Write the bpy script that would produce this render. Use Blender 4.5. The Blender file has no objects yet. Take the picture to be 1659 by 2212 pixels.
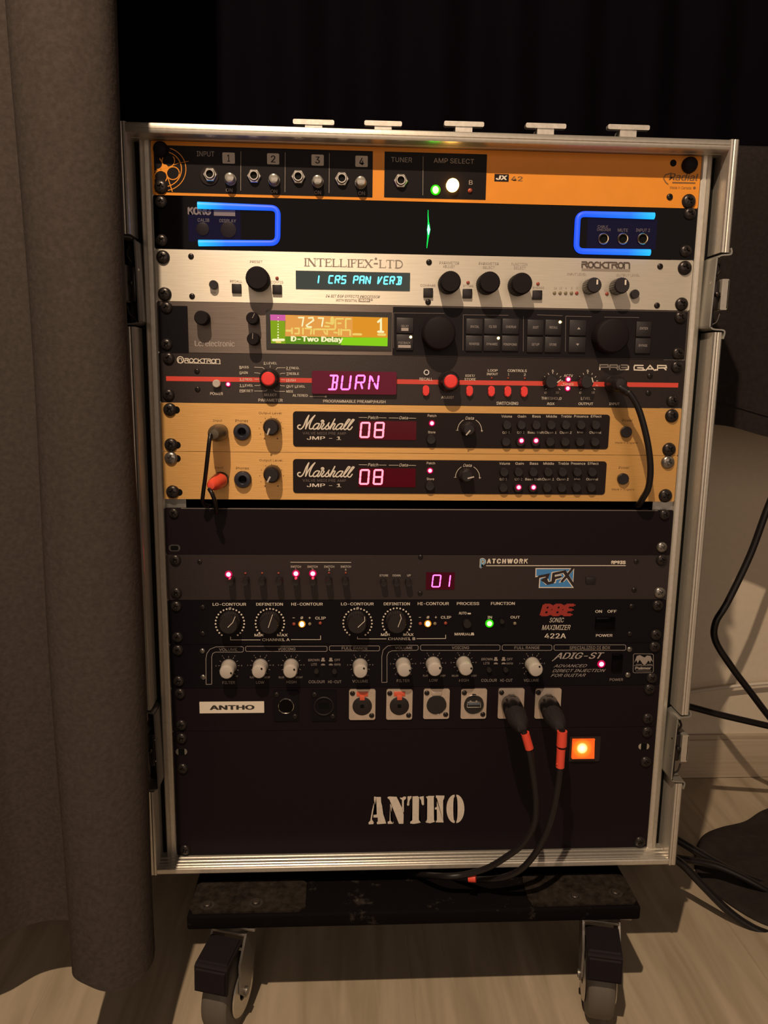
import bpy, bmesh, math, random
from mathutils import Matrix, Vector
random.seed(7)
PI = math.pi
S = 0.001                      # everything below is written in millimetres of the rack
ZF = 820.0                     # rack top is 820 mm above the floor
C = bpy.context.scene.collection
sc = bpy.context.scene

# ------------------------------------------------------------------ camera, world, lights, exposure
FPX, CX, CY = 1670.6, 829.5, 1106.0
CAM = Vector((-74.87, -716.62, -194.10))
RM = (Matrix.Rotation(-0.05264, 3, 'Z') @ Matrix.Rotation(1.39399, 3, 'X') @ Matrix.Rotation(0.01358, 3, 'Z'))
cd = bpy.data.cameras.new('camera'); cam = bpy.data.objects.new('camera', cd); C.objects.link(cam)
cd.sensor_fit = 'AUTO'; cd.sensor_width = 36.0; cd.lens = 36.0 * FPX / 2212.0
cd.clip_start = 0.02; cd.clip_end = 50
m4 = RM.to_4x4(); m4.translation = Vector((CAM.x*S, CAM.y*S, (CAM.z+ZF)*S)); cam.matrix_world = m4
sc.camera = cam

w = bpy.data.worlds.new('room_light'); sc.world = w; w.use_nodes = True
bg = w.node_tree.nodes['Background']; bg.inputs[0].default_value = (1.0, 0.74, 0.60, 1); bg.inputs[1].default_value = 0.03

ld = bpy.data.lights.new('lamp_light', 'POINT'); lo = bpy.data.objects.new('lamp_light', ld); C.objects.link(lo)
lo.location = (-0.240, -0.835, 0.855 + ZF*S); ld.energy = 84.0; ld.color = (1.0, 0.76, 0.52); ld.shadow_soft_size = 0.012

# soft bounce from the pale wall and ceiling of the room behind the photographer
ad = bpy.data.lights.new('room_fill', 'AREA'); ao = bpy.data.objects.new('room_fill', ad); C.objects.link(ao)
ad.shape = 'RECTANGLE'; ad.size = 2.6; ad.size_y = 1.3; ad.energy = 14.5; ad.color = (1.0, 0.76, 0.58)
ao.location = (0.1, -2.5, 1.05); ao.rotation_euler = (1.48, 0, 0.03)

vs = sc.view_settings
sc.display_settings.display_device = 'sRGB'
vs.view_transform = 'Standard'; vs.look = 'None'; vs.exposure = 0.0; vs.gamma = 1.0; vs.use_curve_mapping = False

# ------------------------------------------------------------------ helpers
def at(px, py, Y=0.0, Z=None, X=None):
    """point of the place (rack mm) seen at a pixel of the 1659x2212 photograph, on the plane y=Y (or z=Z, x=X)"""
    d = RM @ Vector(((px-CX)/FPX, -(py-CY)/FPX, -1.0))
    if Z is not None: t = (Z-CAM.z)/d.z
    elif X is not None: t = (X-CAM.x)/d.x
    else: t = (Y-CAM.y)/d.y
    p = CAM + t*d
    return p
def rmm(px, py, r, Y=0.0):
    return (at(px+r, py, Y) - at(px-r, py, Y)).length/2

def tex(m, kind='NOISE'):
    return m.node_tree
_m = {}
def mat(name, col, rough=0.5, metal=0.0, bump=0.0, scale=400, var=0.0, aniso=None, emit=None, es=0.0, spec=None, trans=0.0, coat=0.0, brush=0.0):
    if name in _m: return _m[name]
    m = bpy.data.materials.new(name); m.use_nodes = True
    nt = m.node_tree; b = nt.nodes['Principled BSDF']
    b.inputs['Base Color'].default_value = (*col, 1); b.inputs['Roughness'].default_value = rough
    b.inputs['Metallic'].default_value = metal
    if spec is not None: b.inputs['Specular IOR Level'].default_value = spec
    if brush:
        b.inputs['Anisotropic'].default_value = brush; cx = nt.nodes.new('ShaderNodeVectorMath'); cx.operation = 'CROSS_PRODUCT'; ge = nt.nodes.new('ShaderNodeNewGeometry'); cx.inputs[1].default_value = (1, 0.04, 0.07)
        nt.links.new(ge.outputs['Normal'], cx.inputs[0]); nt.links.new(cx.outputs[0], b.inputs['Tangent'])
    if coat: b.inputs['Coat Weight'].default_value = coat
    if trans: b.inputs['Transmission Weight'].default_value = trans
    if emit: b.inputs['Emission Color'].default_value = (*emit, 1); b.inputs['Emission Strength'].default_value = es
    if bump or var:
        tc = nt.nodes.new('ShaderNodeTexCoord'); mp = nt.nodes.new('ShaderNodeMapping')
        if aniso: mp.inputs['Scale'].default_value = aniso
        n = nt.nodes.new('ShaderNodeTexNoise'); n.inputs['Scale'].default_value = scale; n.inputs['Detail'].default_value = 4
        nt.links.new(tc.outputs['Object'], mp.inputs[0]); nt.links.new(mp.outputs[0], n.inputs['Vector'])
        if var:
            cr = nt.nodes.new('ShaderNodeValToRGB')
            a, bb = cr.color_ramp.elements; a.position = 0.3; bb.position = 0.7
            a.color = (*[c*(1-var) for c in col], 1); bb.color = (*[min(1, c*(1+var)) for c in col], 1)
            nt.links.new(n.outputs['Fac'], cr.inputs[0]); nt.links.new(cr.outputs[0], b.inputs['Base Color'])
        if bump:
            bp = nt.nodes.new('ShaderNodeBump'); bp.inputs['Strength'].default_value = bump; bp.inputs['Distance'].default_value = 0.0005
            nt.links.new(n.outputs['Fac'], bp.inputs['Height']); nt.links.new(bp.outputs[0], b.inputs['Normal'])
    _m[name] = m
    return m
def glow(name, col, s): return mat(name, (0.01, 0.01, 0.01), 0.4, spec=.1, emit=col, es=s)

ORANGE = mat('orange_paint', (0.70, 0.255, 0.028), 0.42, spec=.2, var=0.03, scale=60)
GLOSSB = mat('gloss_black_acrylic', (0.002, 0.0015, 0.002), 0.08, spec=0.08)
BLACK = mat('black_powder_coat', (0.009, 0.0055, 0.008), 0.5, bump=0.25, scale=1500, spec=0.12, var=0.2)
BLACKS = mat('black_satin_paint', (0.005, 0.0038, 0.006), 0.42, bump=0.1, scale=900, spec=0.12)
INK = mat('black_inset', (0.014, 0.009, 0.009), 0.45, spec=0.15)
SILVER = mat('satin_silver_panel', (0.64, 0.585, 0.50), 0.48, 0.55, brush=0.8, bump=0.12, scale=300, var=0.05, aniso=(0.15, 1, 3))
TCG = mat('brushed_charcoal', (0.125, 0.10, 0.088), 0.42, 0.85, brush=0.8, bump=0.15, scale=500, var=0.12, aniso=(0.06, 1, 4))
ROCKB = mat('grey_black_panel', (0.032, 0.023, 0.022), 0.42, 0.6, brush=0.7, bump=0.1, scale=700, var=0.1)
GOLD = mat('gold_anodised', (0.62, 0.345, 0.11), 0.45, 0.4, brush=0.7, bump=0.22, scale=420, var=0.07, aniso=(0.12, 1, 3))
PATCH = mat('brown_black_panel', (0.020, 0.012, 0.013), 0.5, 0.1, bump=0.2, scale=800, var=0.15)
ALU = mat('aluminium_extrusion', (0.60, 0.56, 0.50), 0.38, 0.8, brush=0.6, bump=0.1, scale=250, var=0.06)
ALUW = mat('worn_aluminium', (0.56, 0.52, 0.47), 0.42, 0.7, bump=0.15, scale=250, var=0.12)
STEEL = mat('zinc_steel', (0.62, 0.59, 0.54), 0.3, 0.9, bump=0.1, scale=200, var=0.08)
CHROME = mat('chrome', (0.82, 0.79, 0.74), 0.14, 1.0)
SCREWB = mat('black_oxide_screw', (0.035, 0.029, 0.028), 0.3, 0.6, spec=.3, bump=0.1, scale=900)
SCREWS_ = mat('grey_steel_screw', (0.24, 0.22, 0.20), 0.3, 0.85, bump=0.1, scale=900)
RUBBER = mat('soft_black_rubber', (0.010, 0.007, 0.009), 0.65, bump=0.1, scale=900, spec=0.15)
KNOBB = mat('satin_black_plastic', (0.016, 0.012, 0.013), 0.38, spec=0.35)
DARK = mat('dark_hole', (0.003, 0.003, 0.003), 0.6, spec=0.1)
CREAM = mat('cream_print', (0.68, 0.60, 0.51), 0.6)
GREYP = mat('grey_print', (0.30, 0.25, 0.22), 0.6)
DIMP = mat('dim_grey_print', (0.15, 0.115, 0.11), 0.6)
BROWNP = mat('brown_print', (0.16, 0.075, 0.025), 0.6)
GREYINK = mat('warm_grey_ink', (0.27, 0.225, 0.19), 0.6)
REDP = mat('red_plastic', (0.80, 0.035, 0.03), 0.35)
REDL = mat('red_stripe', (0.62, 0.055, 0.035), 0.45)
TAPE = mat('red_tape', (0.75, 0.07, 0.04), 0.4)
WHITEK = mat('pale_grey_plastic', (0.46, 0.41, 0.37), 0.42)
CABLE = mat('black_cable_rubber', (0.010, 0.008, 0.009), 0.36, spec=0.35)
LED_RED = glow('lit_red_led', (1.0, 0.03, 0.07), 30)
LED_PINK = glow('lit_red_digits', (1.0, 0.11, 0.15), 4.6)
LED_MAG = glow('lit_magenta_digits', (1.0, 0.06, 0.42), 7)
LED_GRN = glow('lit_green_led', (0.05, 1.0, 0.02), 40)
LED_AMB = glow('lit_amber_led', (1.0, 0.48, 0.10), 16)
LED_YEL = glow('lit_yellow_led', (1.0, 0.68, 0.22), 8)
LED_CYAN = glow('lit_cyan_digits', (0.10, 0.85, 1.0), 3.0)
HALO = {LED_RED: glow('red_halo', (1.0, .0, .10), .55), LED_GRN: glow('green_halo', (.03, 1.0, .0), .75), LED_AMB: glow('amber_halo', (1.0, .33, .02), .8), LED_YEL: glow('yellow_halo', (1.0, .55, .1), .4)}  # halo of light around lit LEDs, put in as dim glowing colours
LED_OFF = mat('unlit_led', (0.20, 0.16, 0.10), 0.3)
LED_OFFR = mat('unlit_red_led', (0.28, 0.05, 0.03), 0.3)

class MB:
    def __init__(s): s.bm = bmesh.new()
    def poly(s, pts):
        vs_ = [s.bm.verts.new(p) for p in pts]
        return s.bm.faces.new(vs_)
    def box(s, x0, x1, y0, y1, z0, z1, bev=0.0, seg=2):
        t = bmesh.new()
        bmesh.ops.create_cube(t, size=1.0)
        for v in t.verts:
            v.co = Vector(((x0+x1)/2 + v.co.x*(x1-x0), (y0+y1)/2 + v.co.y*(y1-y0), (z0+z1)/2 + v.co.z*(z1-z0)))
        if bev > 0: bmesh.ops.bevel(t, geom=t.edges[:], offset=bev, segments=seg, affect='EDGES', profile=0.5)
        s.merge(t); return s
    def merge(s, t):
        me = bpy.data.meshes.new('t'); t.to_mesh(me); t.free(); s.bm.from_mesh(me); bpy.data.meshes.remove(me)
    def lathe(s, c, prof, n=32, axis=(0, -1, 0), flute=0.0, nf=0, keep=None):
        """prof: list of (radius, distance along axis)"""
        ax = Vector(axis).normalized()
        ref = Vector((0, 0, 1)) if abs(ax.z) < 0.9 else Vector((1, 0, 0))
        u = ax.cross(ref).normalized(); v = ax.cross(u)
        c = Vector(c); rings = []
        for i, (r, d) in enumerate(prof):
            if r < 1e-6: rings.append([s.bm.verts.new(c+ax*d)]); continue
            ring = []
            for k in range(n):
                a = 2*PI*k/n
                rr = r*(1-(flute*(0.5+0.5*math.cos(nf*a)) if flute and (keep is None or i in keep) else 0))
                ring.append(s.bm.verts.new(c + ax*d + u*rr*math.cos(a) + v*rr*math.sin(a)))
            rings.append(ring)
        for a, b in zip(rings, rings[1:]):
            if len(a) == 1 and len(b) == 1: continue
            for k in range(n):
                k2 = (k+1) % n
                if len(a) == 1: s.bm.faces.new((a[0], b[k], b[k2]))
                elif len(b) == 1: s.bm.faces.new((a[k], b[0], a[k2]))
                else: s.bm.faces.new((a[k], b[k], b[k2], a[k2]))
        return s
    def tube(s, pts, r, n=10, cap=True):
        pts = [Vector(p) for p in pts]; rs = r if isinstance(r, (list, tuple)) else [r]*len(pts)
        t0 = (pts[1]-pts[0]).normalized(); up = Vector((0, 0, 1)) if abs(t0.z) < 0.9 else Vector((1, 0, 0))
        u = t0.cross(up).normalized(); rings = []
        for i, p in enumerate(pts):
            t = (pts[min(i+1, len(pts)-1)] - pts[max(i-1, 0)]).normalized()
            u = (u - t*u.dot(t)).normalized(); v = t.cross(u)
            rings.append([s.bm.verts.new(p + (u*math.cos(2*PI*k/n) + v*math.sin(2*PI*k/n))*rs[i]) for k in range(n)])
        for a, b in zip(rings, rings[1:]):
            for k in range(n): s.bm.faces.new((a[k], a[(k+1) % n], b[(k+1) % n], b[k]))
        if cap: s.bm.faces.new(rings[0][::-1]); s.bm.faces.new(rings[-1])
        return s
    def prism(s, pts, y0, y1):
        """outline in (x,z), from y0 (front) to y1 (back)"""
        a = [s.bm.verts.new((x, y0, z)) for x, z in pts]; b = [s.bm.verts.new((x, y1, z)) for x, z in pts]
        n = len(pts)
        s.bm.faces.new(a); s.bm.faces.new(b[::-1])
        for k in range(n): s.bm.faces.new((a[k], b[k], b[(k+1) % n], a[(k+1) % n]))
        return s
    def rrect(s, x0, x1, z0, z1, r, y0, y1, n=5):
        s.prism(rr_pts(x0, x1, z0, z1, r, n), y0, y1); return s
    def stroke(s, pts, wd, y, closed=False, round_=True):
        s.lay = (getattr(s, 'lay', 0)+1) % 8; y = y - s.lay*0.012
        P = [Vector((p[0], p[1])) for p in pts]
        P = [p for i, p in enumerate(P) if i == 0 or (p-P[i-1]).length > 1e-5]
        if closed and (P[0]-P[-1]).length < 1e-4: P = P[:-1]
        if len(P) < 2: return s
        W = [wd/2]*len(P)
        if not closed and round_:
            d0 = (P[0]-P[1]).normalized(); d1 = (P[-1]-P[-2]).normalized()
            P = [P[0]+d0*wd*.46]+P+[P[-1]+d1*wd*.46]; W = [wd*.22]+W+[wd*.22]
        n = len(P); lo_, hi_ = [], []
        for i in range(n):
            a = P[i-1] if (i > 0 or closed) else None; b = P[(i+1) % n] if (i < n-1 or closed) else None
            da = (P[i]-a).normalized() if a is not None else None; db = (b-P[i]).normalized() if b is not None else None
            if da is None: t, k = db, 1
            elif db is None: t, k = da, 1
            else:
                t = da+db
                t = t.normalized() if t.length > .2 else da
                k = 1/max(.5, abs(t.dot(da)))
            nn = Vector((-t.y, t.x))*W[i]*k
            lo_.append(s.bm.verts.new((P[i].x-nn.x, y, P[i].y-nn.y))); hi_.append(s.bm.verts.new((P[i].x+nn.x, y, P[i].y+nn.y)))
        for i in range(n if closed else n-1):
            k = (i+1) % n; s.bm.faces.new((lo_[i], lo_[k], hi_[k], hi_[i]))
        return s
    def disc(s, x, z, r, y, n=16, sz=1.0):
        s.poly([(x+r*math.cos(2*PI*k/n), y, z+r*sz*math.sin(2*PI*k/n)) for k in range(n)]); return s
    def ring(s, x, z, r0, r1, y, a0=0, a1=2*PI, n=32):
        for k in range(n):
            a, b = a0+(a1-a0)*k/n, a0+(a1-a0)*(k+1)/n
            s.poly([(x+r*math.cos(t), y, z+r*math.sin(t)) for r, t in ((r0, a), (r1, a), (r1, b), (r0, b))])
        return s
    def build(s, name, m, parent=None, smooth=35, loc=None, rel=False, nodup=True):
        """loc: origin in rack mm (verts are given in rack mm unless rel=True)"""
        bm = s.bm
        bmesh.ops.recalc_face_normals(bm, faces=bm.faces)
        o_ = Vector(loc) if loc is not None else (Vector(parent['_o']) if parent is not None else Vector((0, 0, -ZF)))
        for v in bm.verts:
            v.co = (v.co if rel else v.co - o_)*S
        if smooth:
            lim = math.radians(smooth)
            for f in bm.faces: f.smooth = True
            for e in bm.edges:
                if len(e.link_faces) != 2 or e.calc_face_angle(0) > lim: e.smooth = False
        me = bpy.data.meshes.new(name); bm.to_mesh(me); bm.free()
        me.materials.append(m)
        return link(name, me, parent, o_)
def link(name, me, parent, o_):
    ob = bpy.data.objects.new(name, me); C.objects.link(ob)
    ob['_o'] = tuple(o_)
    if parent is not None:
        ob.parent = parent; po = Vector(parent['_o']); ob.location = (Vector(o_)-po)*S
    else:
        ob.location = Vector((o_[0]*S, o_[1]*S, (o_[2]+ZF)*S))
    return ob
def empty(name, loc, label, cat, group=None):
    e = link(name, None, None, Vector(loc)); e.empty_display_size = 0.02
    e['label'] = label; e['category'] = cat
    if group: e['group'] = group
    return e
def tag(o, label, cat, group=None):
    o['label'] = label; o['category'] = cat
    if group: o['group'] = group
    return o
def rr_pts(x0, x1, z0, z1, r, n=5):
    p = []
    for cx, cz, a in ((x1-r, z1-r, 0), (x0+r, z1-r, PI/2), (x0+r, z0+r, PI), (x1-r, z0+r, 1.5*PI)):
        for k in range(n+1):
            t = a + PI/2*k/n; p.append((cx+r*math.cos(t), cz+r*math.sin(t)))
    return p
def spline(pts, n=8):
    P = [Vector(p) for p in pts]; P = [2*P[0]-P[1]] + P + [2*P[-1]-P[-2]]; o = []
    for i in range(1, len(P)-2):
        a, b, c, d = P[i-1:i+3]
        for k in range(n):
            t = k/n
            o.append(0.5*((2*b)+(c-a)*t+(2*a-5*b+4*c-d)*t*t+(3*b-a-3*c+d)*t**3))
    o.append(P[-2]); return o

_tc = {}
try:    # the plain sans face that ships inside Blender; the built-in face otherwise
    import os
    FONT = bpy.data.fonts.load(os.path.join(bpy.utils.resource_path('LOCAL'), 'datafiles', 'fonts', 'Inter.woff2'))
except Exception:
    FONT = None
def glyphs(s, bold=0.0):
    k = s
    if k not in _tc:
        cu = bpy.data.curves.new('t', 'FONT'); cu.body = s
        if FONT: cu.font = FONT
        cu.resolution_u = 3
        ob = bpy.data.objects.new('t', cu); me = bpy.data.meshes.new_from_object(ob)
        v = [(a.co.x, a.co.y) for a in me.vertices]; f = [tuple(p.vertices) for p in me.polygons]
        bpy.data.objects.remove(ob); bpy.data.meshes.remove(me); bpy.data.curves.remove(cu)
        _tc[k] = (v, f)
    return _tc[k]
def text(mb, s, x0, y0, x1, y1, Y=0.0, bold=0.012, shear=0.0, lift=0.15):
    """lettering s filling the pixel box, lying on the plane y=Y"""
    v, f = glyphs(s, bold)
    if not v: return
    a = at((x0+x1)/2, (y0+y1)/2, Y); wd = (at(x1, (y0+y1)/2, Y)-at(x0, (y0+y1)/2, Y)).length
    ht = (at((x0+x1)/2, y1, Y)-at((x0+x1)/2, y0, Y)).length
    mx0 = min(p[0]+shear*p[1] for p in v); mx1 = max(p[0]+shear*p[1] for p in v); my0 = min(p[1] for p in v); my1 = max(p[1] for p in v)
    b = bold*1.15   # heavier lettering: the outline laid down again a hair to each side
    offs = [(0, 0)] if b < .017 else [(-b/2, 0), (b/2, 0)] if b < .04 else [(-b, 0), (b, 0), (0, b*.6), (0, -b*.6), (0, 0)]
    bx = max(o_[0] for o_ in offs); by = max(o_[1] for o_ in offs)
    for j, (ox, oy) in enumerate(offs):
        vv = [mb.bm.verts.new((a.x + ((p[0]+ox+shear*p[1]-mx0+bx)/(mx1-mx0+2*bx)-0.5)*wd, Y-lift-j*.006, a.z + ((p[1]+oy-my0+by)/(my1-my0+2*by)-0.5)*ht)) for p in v]
        for q in f:
            try: mb.bm.faces.new([vv[i] for i in q])
            except ValueError: pass
def nullmark(mb, x, y, r=2.7):
    p = at(x, y); R_ = rmm(x, y, r); mb.ring(p.x, p.z, R_*.62, R_, -.14, n=18); mb.stroke([(p.x-R_, p.z-R_*1.1), (p.x+R_, p.z+R_*1.1)], .28, -.15, round_=False)
def tc_(mb, s, cx, cy, wpx, hpx, **k): text(mb, s, cx-wpx/2, cy-hpx/2, cx+wpx/2, cy+hpx/2, **k)
def pl(pts, Y=0.0):
    return [(p.x, p.z) for p in (at(x, y, Y) for x, y in pts)]
def tr(pts, ox, oy, s): return [(ox+x/s, oy+y/s) for x, y in pts]
def rectpx(mb, x0, y0, x1, y1, Y0, Y1, r=0.3, Yf=0.0):
    """a raised (or flush) rectangle whose face sits at y=Y0"""
    a = at(x0, (y0+y1)/2, Yf); b = at(x1, (y0+y1)/2, Yf); c = at((x0+x1)/2, y0, Yf); d = at((x0+x1)/2, y1, Yf)
    mb.rrect(a.x, b.x, d.z, c.z, r, Y0, Y1, 4)
    return (a.x, b.x, d.z, c.z)

# segment digits: unit square strokes
SG = {'0': [[(0, .05), (0, .45)], [(0, .55), (0, .95)], [(.1, 1), (.9, 1)], [(1, .95), (1, .55)], [(1, .45), (1, .05)], [(.9, 0), (.1, 0)]],
      '1': [[(1, .95), (1, .55)], [(1, .45), (1, .05)]],
      'I': [[(.5, .95), (.5, .55)], [(.5, .45), (.5, .05)]],
      'B': [[(0, 1), (.9, 1)], [(1, .93), (1, .56)], [(1, .44), (1, .07)], [(0, 0), (.9, 0)], [(.45, .95), (.45, .55)], [(.45, .45), (.45, .05)], [(.55, .5), (.9, .5)]],
      'U': [[(0, .95), (0, .56)], [(0, .44), (0, .08)], [(.12, 0), (.88, 0)], [(1, .95), (1, .56)], [(1, .44), (1, .08)]],
      'R': [[(0, .92), (0, .56)], [(0, .44), (0, .05)], [(.12, 1), (.88, 1)], [(1, .92), (1, .58)], [(.1, .5), (.42, .5)], [(.6, .5), (.9, .5)], [(.62, .42), (.85, .08)]],
      'N': [[(0, .95), (0, .56)], [(0, .44), (0, .05)], [(1, .95), (1, .56)], [(1, .44), (1, .05)], [(.14, .9), (.4, .6)], [(.6, .42), (.88, .1)]],
      'C': [[(0, .92), (0, .56)], [(0, .44), (0, .08)], [(.12, 1), (.95, 1)], [(.12, 0), (.95, 0)]],
      'S': [[(0, .92), (0, .56)], [(.12, 1), (.95, 1)], [(.1, .5), (.9, .5)], [(1, .44), (1, .08)], [(.05, 0), (.88, 0)]],
      'P': [[(0, .92), (0, .56)], [(0, .44), (0, .05)], [(.12, 1), (.88, 1)], [(1, .92), (1, .58)], [(.1, .5), (.9, .5)]],
      'A': [[(0, .92), (0, .56)], [(0, .44), (0, .05)], [(.12, 1), (.88, 1)], [(1, .92), (1, .56)], [(1, .44), (1, .05)], [(.1, .5), (.9, .5)]],
      'V': [[(0, .92), (0, .56)], [(0, .44), (0, .05)], [(.12, .1), (.5, .45)], [(.55, .55), (.95, .95)]],
      'E': [[(0, .92), (0, .56)], [(0, .44), (0, .08)], [(.12, 1), (.95, 1)], [(.12, 0), (.95, 0)], [(.1, .5), (.8, .5)]],
      '8': [[(0, .05), (0, .45)], [(0, .55), (0, .95)], [(.1, 1), (.9, 1)], [(1, .95), (1, .55)], [(1, .45), (1, .05)], [(.9, 0), (.1, 0)], [(.12, .5), (.88, .5)]]}
def seg(mb, ch, x0, y0, x1, y1, wd, Y, shear=0.0):
    for st in SG[ch]:
        mb.stroke(pl([(x0+(x1-x0)*(a + 0) + shear*(b-.5)*(y1-y0), y1-(y1-y0)*b) for a, b in st], Y), wd, Y)

# techno / serif stroke alphabets (unit boxes, y up)
def arcp(cx, cy, rx, ry, a0, a1, n=8):
    return [(cx+rx*math.cos(math.radians(a0+(a1-a0)*k/n)), cy+ry*math.sin(math.radians(a0+(a1-a0)*k/n))) for k in range(n+1)]
TECH = {'R': [[(0, 1), (.7, 1)] + arcp(.7, .8, .22, .2, 90, -60, 5) + [(.75, .6), (0, .6), (0, 0)], [(.55, .6), (1, 0)]],
        'O': [arcp(.5, .5, .5, .5, 0, 360, 14)],
        'C': [arcp(.5, .5, .5, .5, 50, 270, 10) + [(1, 0)]],
        'K': [[(0, 1), (0, 0)], [(0, .4), (.9, 1)], [(.35, .6), (.75, .1), (1, 0)]],
        'T': [[(0, 1), (1.15, 1)], [(.45, 1), (.45, 0), (-.1, 0)]],
        'N': [[(0, 0), (0, 1), (.6, 1)] + arcp(.7, .7, .3, .3, 70, 0, 4) + [(1, 0)]]}
def techword(mb, word, x0, y0, x1, y1, wd, y, gap=0.22, dy=0.0):
    n = len(word); cw = (x1-x0)/(n+(n-1)*gap)
    for i, ch in enumerate(word):
        a = x0+i*cw*(1+gap)
        for st in TECH[ch]:
            mb.stroke(pl([(a+u*cw, y1+dy*i/(n-1)-(y1-y0)*v) for u, v in st]), wd, y)

# ------------------------------------------------------------------ setting
def structure(o): o['kind'] = 'structure'; return o
def floor_mat():
    m = bpy.data.materials.new('oak_laminate'); m.use_nodes = True; nt = m.node_tree; b = nt.nodes['Principled BSDF']
    tc = nt.nodes.new('ShaderNodeTexCoord'); mp = nt.nodes.new('ShaderNodeMapping'); mp.inputs['Scale'].default_value = (14, 1.3, 1)
    n = nt.nodes.new('ShaderNodeTexNoise'); n.inputs['Scale'].default_value = 3.2; n.inputs['Detail'].default_value = 6; n.inputs['Distortion'].default_value = 0.8
    cr = nt.nodes.new('ShaderNodeValToRGB'); cr.color_ramp.elements[0].color = (0.30, 0.235, 0.165, 1); cr.color_ramp.elements[1].color = (0.46, 0.375, 0.275, 1)
    cr.color_ramp.elements[0].position = 0.3; cr.color_ramp.elements[1].position = 0.72
    bp = nt.nodes.new('ShaderNodeBump'); bp.inputs['Strength'].default_value = 0.12; bp.inputs['Distance'].default_value = 0.001
    nt.links.new(tc.outputs['Object'], mp.inputs[0]); nt.links.new(mp.outputs[0], n.inputs[0]); nt.links.new(n.outputs[0], cr.inputs[0])
    nt.links.new(cr.outputs[0], b.inputs['Base Color']); nt.links.new(n.outputs[0], bp.inputs['Height']); nt.links.new(bp.outputs[0], b.inputs['Normal'])
    b.inputs['Roughness'].default_value = 0.5
    return m
FM = floor_mat()
mb = MB(); mb.box(-1500, 1500, -2200, 420, -860, -824)
floor = structure(mb.build('floor', mat('floor_underlay', (0.05, 0.04, 0.03), 0.8), None, loc=(0, 0, -820)))
# planks run away from the camera; ones in view are separate boards
pm = None
xs = -1130.0; k = 0
while xs < 1140:
    for j, (ya, yb) in enumerate(((-300-(k % 3)*260, 392), (-1500, -300-(k % 3)*260))):
        if pm is None or True:
            b_ = MB(); b_.box(xs+0.03, xs+187.97, ya+0.03, yb-0.03, -824, -820, 0.08, 1)
            p_ = b_.build('floor_plank', FM, floor, loc=(xs+90+j*17, (ya+yb)/2, -820))
    xs += 188.0; k += 1
WALLM = mat('beige_wall_paint', (0.62, 0.53, 0.42), 0.85, bump=0.15, scale=120, var=0.03)
mb = MB(); mb.box(-1500, 1500, 400, 440, -824, 1700); structure(mb.build('wall_back', WALLM, None, loc=(0, 400, -820)))
mb = MB(); mb.box(-1500, 1500, 392, 400, -820, -756, 1.2, 2); mb.box(-1500, 1500, 394.5, 400, -757, -748, 2.0, 2)
structure(mb.build('baseboard_back', mat('pale_oak_board', (0.42, 0.34, 0.25), 0.5, bump=0.15, scale=6, var=0.10, aniso=(1, 1, 30)), None, loc=(0, 392, -820)))

def curtain(name, plan, ztop, hem, m, label, thick=1.6, nz=40, ripple=0.0, loc=None):
    pts = spline([(x, y, 0) for x, y in plan], 10)
    cb = MB(); n = len(pts); rows = []
    for j in range(nz+1):
        row = []
        for i, p in enumerate(pts):
            h = hem(i/(n-1), p.x); t = j/nz; z = h + (ztop-h)*t
            row.append(cb.bm.verts.new((p.x + ripple*math.sin(z*0.013+p.x*0.05), p.y + ripple*math.sin(z*0.009+p.x*0.03), z)))
        rows.append(row)
    for a, b in zip(rows, rows[1:]):
        for i in range(n-1): cb.bm.faces.new((a[i], a[i+1], b[i+1], b[i]))
    bmesh.ops.recalc_face_normals(cb.bm, faces=cb.bm.faces)
    bmesh.ops.solidify(cb.bm, geom=cb.bm.faces[:], thickness=thick)
    o = cb.build(name, m, None, smooth=60, loc=loc)
    return o
# black velvet drape covering the wall behind the case
VELV = mat('black_velvet', (0.0028, 0.0020, 0.0036), 0.95, spec=0.02, bump=0.4, scale=300)
plan = [(-1150+i*46, 372+(14 if i % 2 else -8)+6*math.sin(i*1.7)) for i in range(51)]
o = curtain('stage_curtain', plan, 1500, lambda t, x: -180, VELV, '', ripple=0.6, loc=(0, 372, -180))
tag(o, 'black velvet curtain hanging on the back wall above the rack case', 'curtain')
rl = MB(); rl.tube([(-1150, 372, 1502), (1150, 372, 1502)], 9, 12)
for i in range(24): rl.tube([(-1120+i*97, 372, 1502), (-1120+i*97, 399, 1502)], 3, 6)
rl.build('curtain_rail', BLACKS, o)
# grey brown curtain on the left
FELT = mat('grey_brown_felt', (0.055, 0.044, 0.039), 0.95, spec=0.1, bump=0.7, scale=260, var=0.16)
plan = [(-243, -96), (-241, -112), (-246, -126), (-262, -137), (-282, -138), (-302, -126), (-307, -95), (-311, -55), (-322, -28), (-352, -22), (-385, -30),
        (-410, -52), (-440, -62), (-472, -48), (-505, -25), (-545, -30), (-590, -60), (-640, -40), (-700, -50)]
HF = -702
def hemL(t, x):
    if x > -307: return HF + 3*math.sin((x+243)*0.09)
    k = min(1, (-307-x)/12.0)
    return HF + (-730-HF)*k + 3*math.sin(x*0.03)
o = curtain('felt_curtain', plan, 1500, hemL, FELT, '', thick=2.4, nz=60, ripple=1.2, loc=(-300, -90, -750))
tag(o, 'grey-brown felt curtain hanging in folds left of the rack case', 'curtain')
rl = MB(); rl.tube([(-236, -80, 1502), (-720, -80, 1502)], 8, 12); rl.build('curtain_rail', BLACKS, o)

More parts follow.
